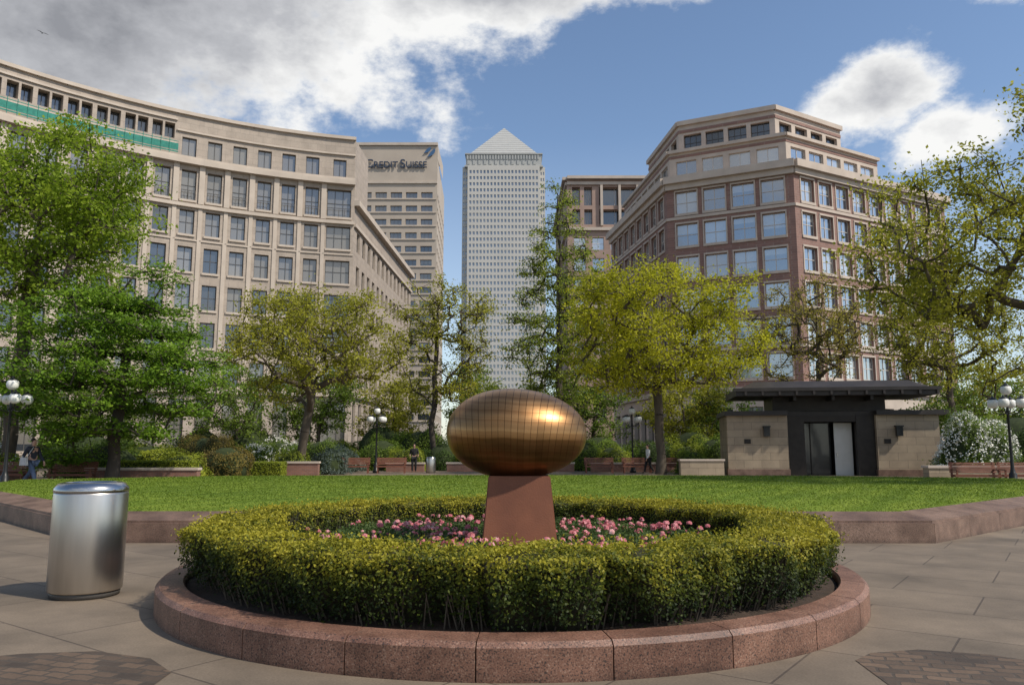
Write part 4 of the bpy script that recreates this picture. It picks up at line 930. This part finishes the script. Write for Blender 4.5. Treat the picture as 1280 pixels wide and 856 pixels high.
    for i in range(nv_):
        for k_ in range(nu_): k2=(k_+1)%nu_; hb.f.append((i*nu_+k_,(i+1)*nu_+k_,(i+1)*nu_+k2,i*nu_+k2)); hb.m.append(0)
    obj('hair',hb,[M['hair']],r,smooth=True)
    ey=MB()
    for sg in(-1,1): ey.lathe([(.002,1.628),(.009,1.632),(.011,1.638),(.009,1.644),(.002,1.648)],sg*.032,.118,8)
    ey.box(-.022,.022,.112,.119,1.583,1.589); obj('face_features',ey,[M['hair']],r)
    if bag:
        bg=MB(); bg.hexa([(.27,-.16,.80),(.37,-.16,.80),(.37,.16,.80),(.27,.16,.80)],[(.29,-.14,1.08),(.36,-.14,1.08),(.36,.14,1.08),(.29,.14,1.08)])
        bg.tube((.32,-.12,1.08),(.06,-.06,1.46),.012,.012,5); bg.tube((.32,.12,1.08),(.06,.09,1.44),.012,.012,5); obj('shoulder_bag',bg,[M['bag']],r)
    r.scale=(s,s,s)
person(-18.3,30.0,math.radians(250),'walking person in dark jacket and blue jeans with pale shoulder bag',.95,'jacket','jeans',1.88,True)
person(-6.1,49,math.radians(185),'standing person in black clothes near the benches',.12,'blackcloth','blackcloth',1.78,False,.9)
person(8.1,46.8,math.radians(100),'walking person in a white top and dark trousers',.5,'whitecloth','blackcloth',1.72)

# ------------------------------------------------------------------ gull
vs=[(0,-.2,0),(0,-.05,.01),(0,.12,.0),(0,.22,.0)]; me=skin_mesh(vs,[(0,1),(1,2),(2,3)],[.02,.07,.06,.03],'body',M['gull'],1)
gr=root('gull',(-76,118,68),'grey gull gliding with wings spread','bird',None,1.0); link(bpy.data.objects.new('body',me),gr)
for sg in(-1,1):
    w=MB(); w.quad((0,-.08,.03),(0,.1,.03),(sg*.35,.09,.14),(sg*.35,-.06,.14)); w.quad((sg*.35,-.06,.14),(sg*.35,.09,.14),(sg*.8,-.02,.08),(sg*.75,-.08,.08)); obj('wing',w,[M['gull']],gr)
gr.scale=(1.2,1.2,1.2)

# ------------------------------------------------------------------ sun and sky
sunv=Vector((.80,-.42,.0)).normalized()*math.cos(math.radians(48))+Vector((0,0,math.sin(math.radians(48))))
sd=bpy.data.lights.new('sun','SUN'); sd.energy=4.4; sd.angle=math.radians(1.5); sd.color=(1,.92,.8)
so=bpy.data.objects.new('sun',sd); COL.objects.link(so); so.rotation_euler=sunv.to_track_quat('Z','Y').to_euler(); so.location=(30,-20,60)
wd_=bpy.data.worlds.new('World'); scene.world=wd_; wd_.use_nodes=True; nt=wd_.node_tree; ns=nt.nodes; lk=nt.links; ns.clear()
try:
    wd_.cycles.sampling_method='MANUAL'; wd_.cycles.sample_map_resolution=512
except Exception as e: print(e)
out=N(ns,'ShaderNodeOutputWorld'); sky=N(ns,'ShaderNodeTexSky'); sky.sky_type='NISHITA'; sky.sun_disc=False
sky.sun_elevation=math.radians(48); sky.sun_rotation=math.radians(118); sky.air_density=1.0; sky.dust_density=.5; sky.ozone_density=2.0
bg1=N(ns,'ShaderNodeBackground'); bg1.inputs[1].default_value=.15; lk.new(sky.outputs[0],bg1.inputs[0])
tc=N(ns,'ShaderNodeTexCoord'); G=tc.outputs['Generated']
def vm(op,a,b_=None):
    n_=N(ns,'ShaderNodeVectorMath',operation=op); lk.new(a,n_.inputs[0])
    if b_ is not None: n_.inputs[1].default_value=b_
    return n_
def mth(op,a,b_=None,c=None,clamp=False):
    n_=N(ns,'ShaderNodeMath',operation=op); n_.use_clamp=clamp
    for i,v in enumerate((a,b_,c)):
        if v is None: continue
        if isinstance(v,(int,float)): n_.inputs[i].default_value=v
        else: lk.new(v,n_.inputs[i])
    return n_.outputs[0]
def wnoise(scale,detail,rough,offs=(0,0,0),stretch=(1,1,1.6)):
    mp=N(ns,'ShaderNodeMapping'); mp.inputs['Location'].default_value=offs; mp.inputs['Scale'].default_value=stretch; lk.new(G,mp.inputs[0])
    n_=N(ns,'ShaderNodeTexNoise'); n_.inputs['Scale'].default_value=scale; n_.inputs['Detail'].default_value=detail; n_.inputs['Roughness'].default_value=rough; lk.new(mp.outputs[0],n_.inputs[0]); return n_.outputs['Fac']
# cloud masses: heading (x/y), slope (z/y), angular half sizes, weight
clouds=[(-.62,.56,.40,.15,1.15),(-.36,.52,.16,.10,.95),(-.25,.44,.07,.05,.6),(-.08,.66,.45,.055,1.15),(.50,.485,.085,.065,1.0),(.60,.42,.09,.055,.92),(.40,.685,.09,.02,.7),(.74,.665,.10,.04,.75),(-.12,.42,.05,.05,.45),(-.08,.34,.04,.05,.38),
        (-.75,.74,.6,.16,1.2),(-.1,.88,.6,.12,.9)]
big=None
for (hx,hz,sx,sz,wt) in clouds:
    c=Vector((hx,1,hz)).normalized(); s_=vm('SUBTRACT',G,tuple(c)); sc=1/math.sqrt(1+hx*hx+hz*hz)
    m_=vm('MULTIPLY',s_.outputs[0],(1/(sx*sc),1/(sx*sc)*.9,1/(sz*sc))); ln=N(ns,'ShaderNodeVectorMath',operation='LENGTH'); lk.new(m_.outputs[0],ln.inputs[0])
    v=mth('SUBTRACT',1.0,mth('MULTIPLY',ln.outputs['Value'],.5)); v=mth('MAXIMUM',v,0.); v=mth('MULTIPLY',v,wt)
    big=v if big is None else mth('MAXIMUM',big,v)
n1=wnoise(5.2,9,.63); n3=wnoise(3.4,6,.6,(0,0,.09))
sp=N(ns,'ShaderNodeSeparateXYZ'); lk.new(G,sp.inputs[0])
back=mth('MULTIPLY',mth('MAXIMUM',mth('MULTIPLY',sp.outputs[1],-1.0),0.),.9); back=mth('MINIMUM',back,.55)
big=mth('MAXIMUM',big,back)
val=mth('ADD',big,mth('MULTIPLY',mth('SUBTRACT',n1,.5),1.6))
mr=N(ns,'ShaderNodeMapRange'); mr.interpolation_type='SMOOTHSTEP'; mr.inputs[1].default_value=.45; mr.inputs[2].default_value=.72; lk.new(val,mr.inputs[0])
hz=N(ns,'ShaderNodeMapRange'); hz.inputs[1].default_value=.0; hz.inputs[2].default_value=.38; hz.inputs[3].default_value=.28; hz.inputs[4].default_value=0.0; lk.new(sp.outputs[2],hz.inputs[0])
mask=mth('MAXIMUM',mr.outputs[0],hz.outputs[0])
thick=mth('ADD',mth('MULTIPLY',mth('SUBTRACT',val,.7),-.7),mth('MULTIPLY',n3,1.5))
lft=mth('MULTIPLY',mth('MAXIMUM',mth('MULTIPLY',sp.outputs[0],-1.0),0.0),-.62)
cs=mth('ADD',thick,lft)
cr=ramp(ns,[(.12,(.30,.31,.34)),(.42,(.52,.53,.56)),(.75,(.95,.95,.94))]); lk.new(cs,cr.inputs[0])
bg2=N(ns,'ShaderNodeBackground'); bg2.inputs[1].default_value=1.0; lk.new(cr.outputs[0],bg2.inputs[0])
mx=N(ns,'ShaderNodeMixShader'); lk.new(mask,mx.inputs[0]); lk.new(bg1.outputs[0],mx.inputs[1]); lk.new(bg2.outputs[0],mx.inputs[2]); lk.new(mx.outputs[0],out.inputs[0])

# ------------------------------------------------------------------ camera
cd=bpy.data.cameras.new('camera'); cd.sensor_width=36; cd.lens=27.34; cd.clip_end=4000; cd.clip_start=.05
co=bpy.data.objects.new('camera',cd); COL.objects.link(co); co.location=(0,0,1.5); co.rotation_euler=(math.radians(90+7.73),0,0)
scene.camera=co
scene.view_settings.view_transform='Standard'; scene.view_settings.look='None'; scene.view_settings.exposure=0
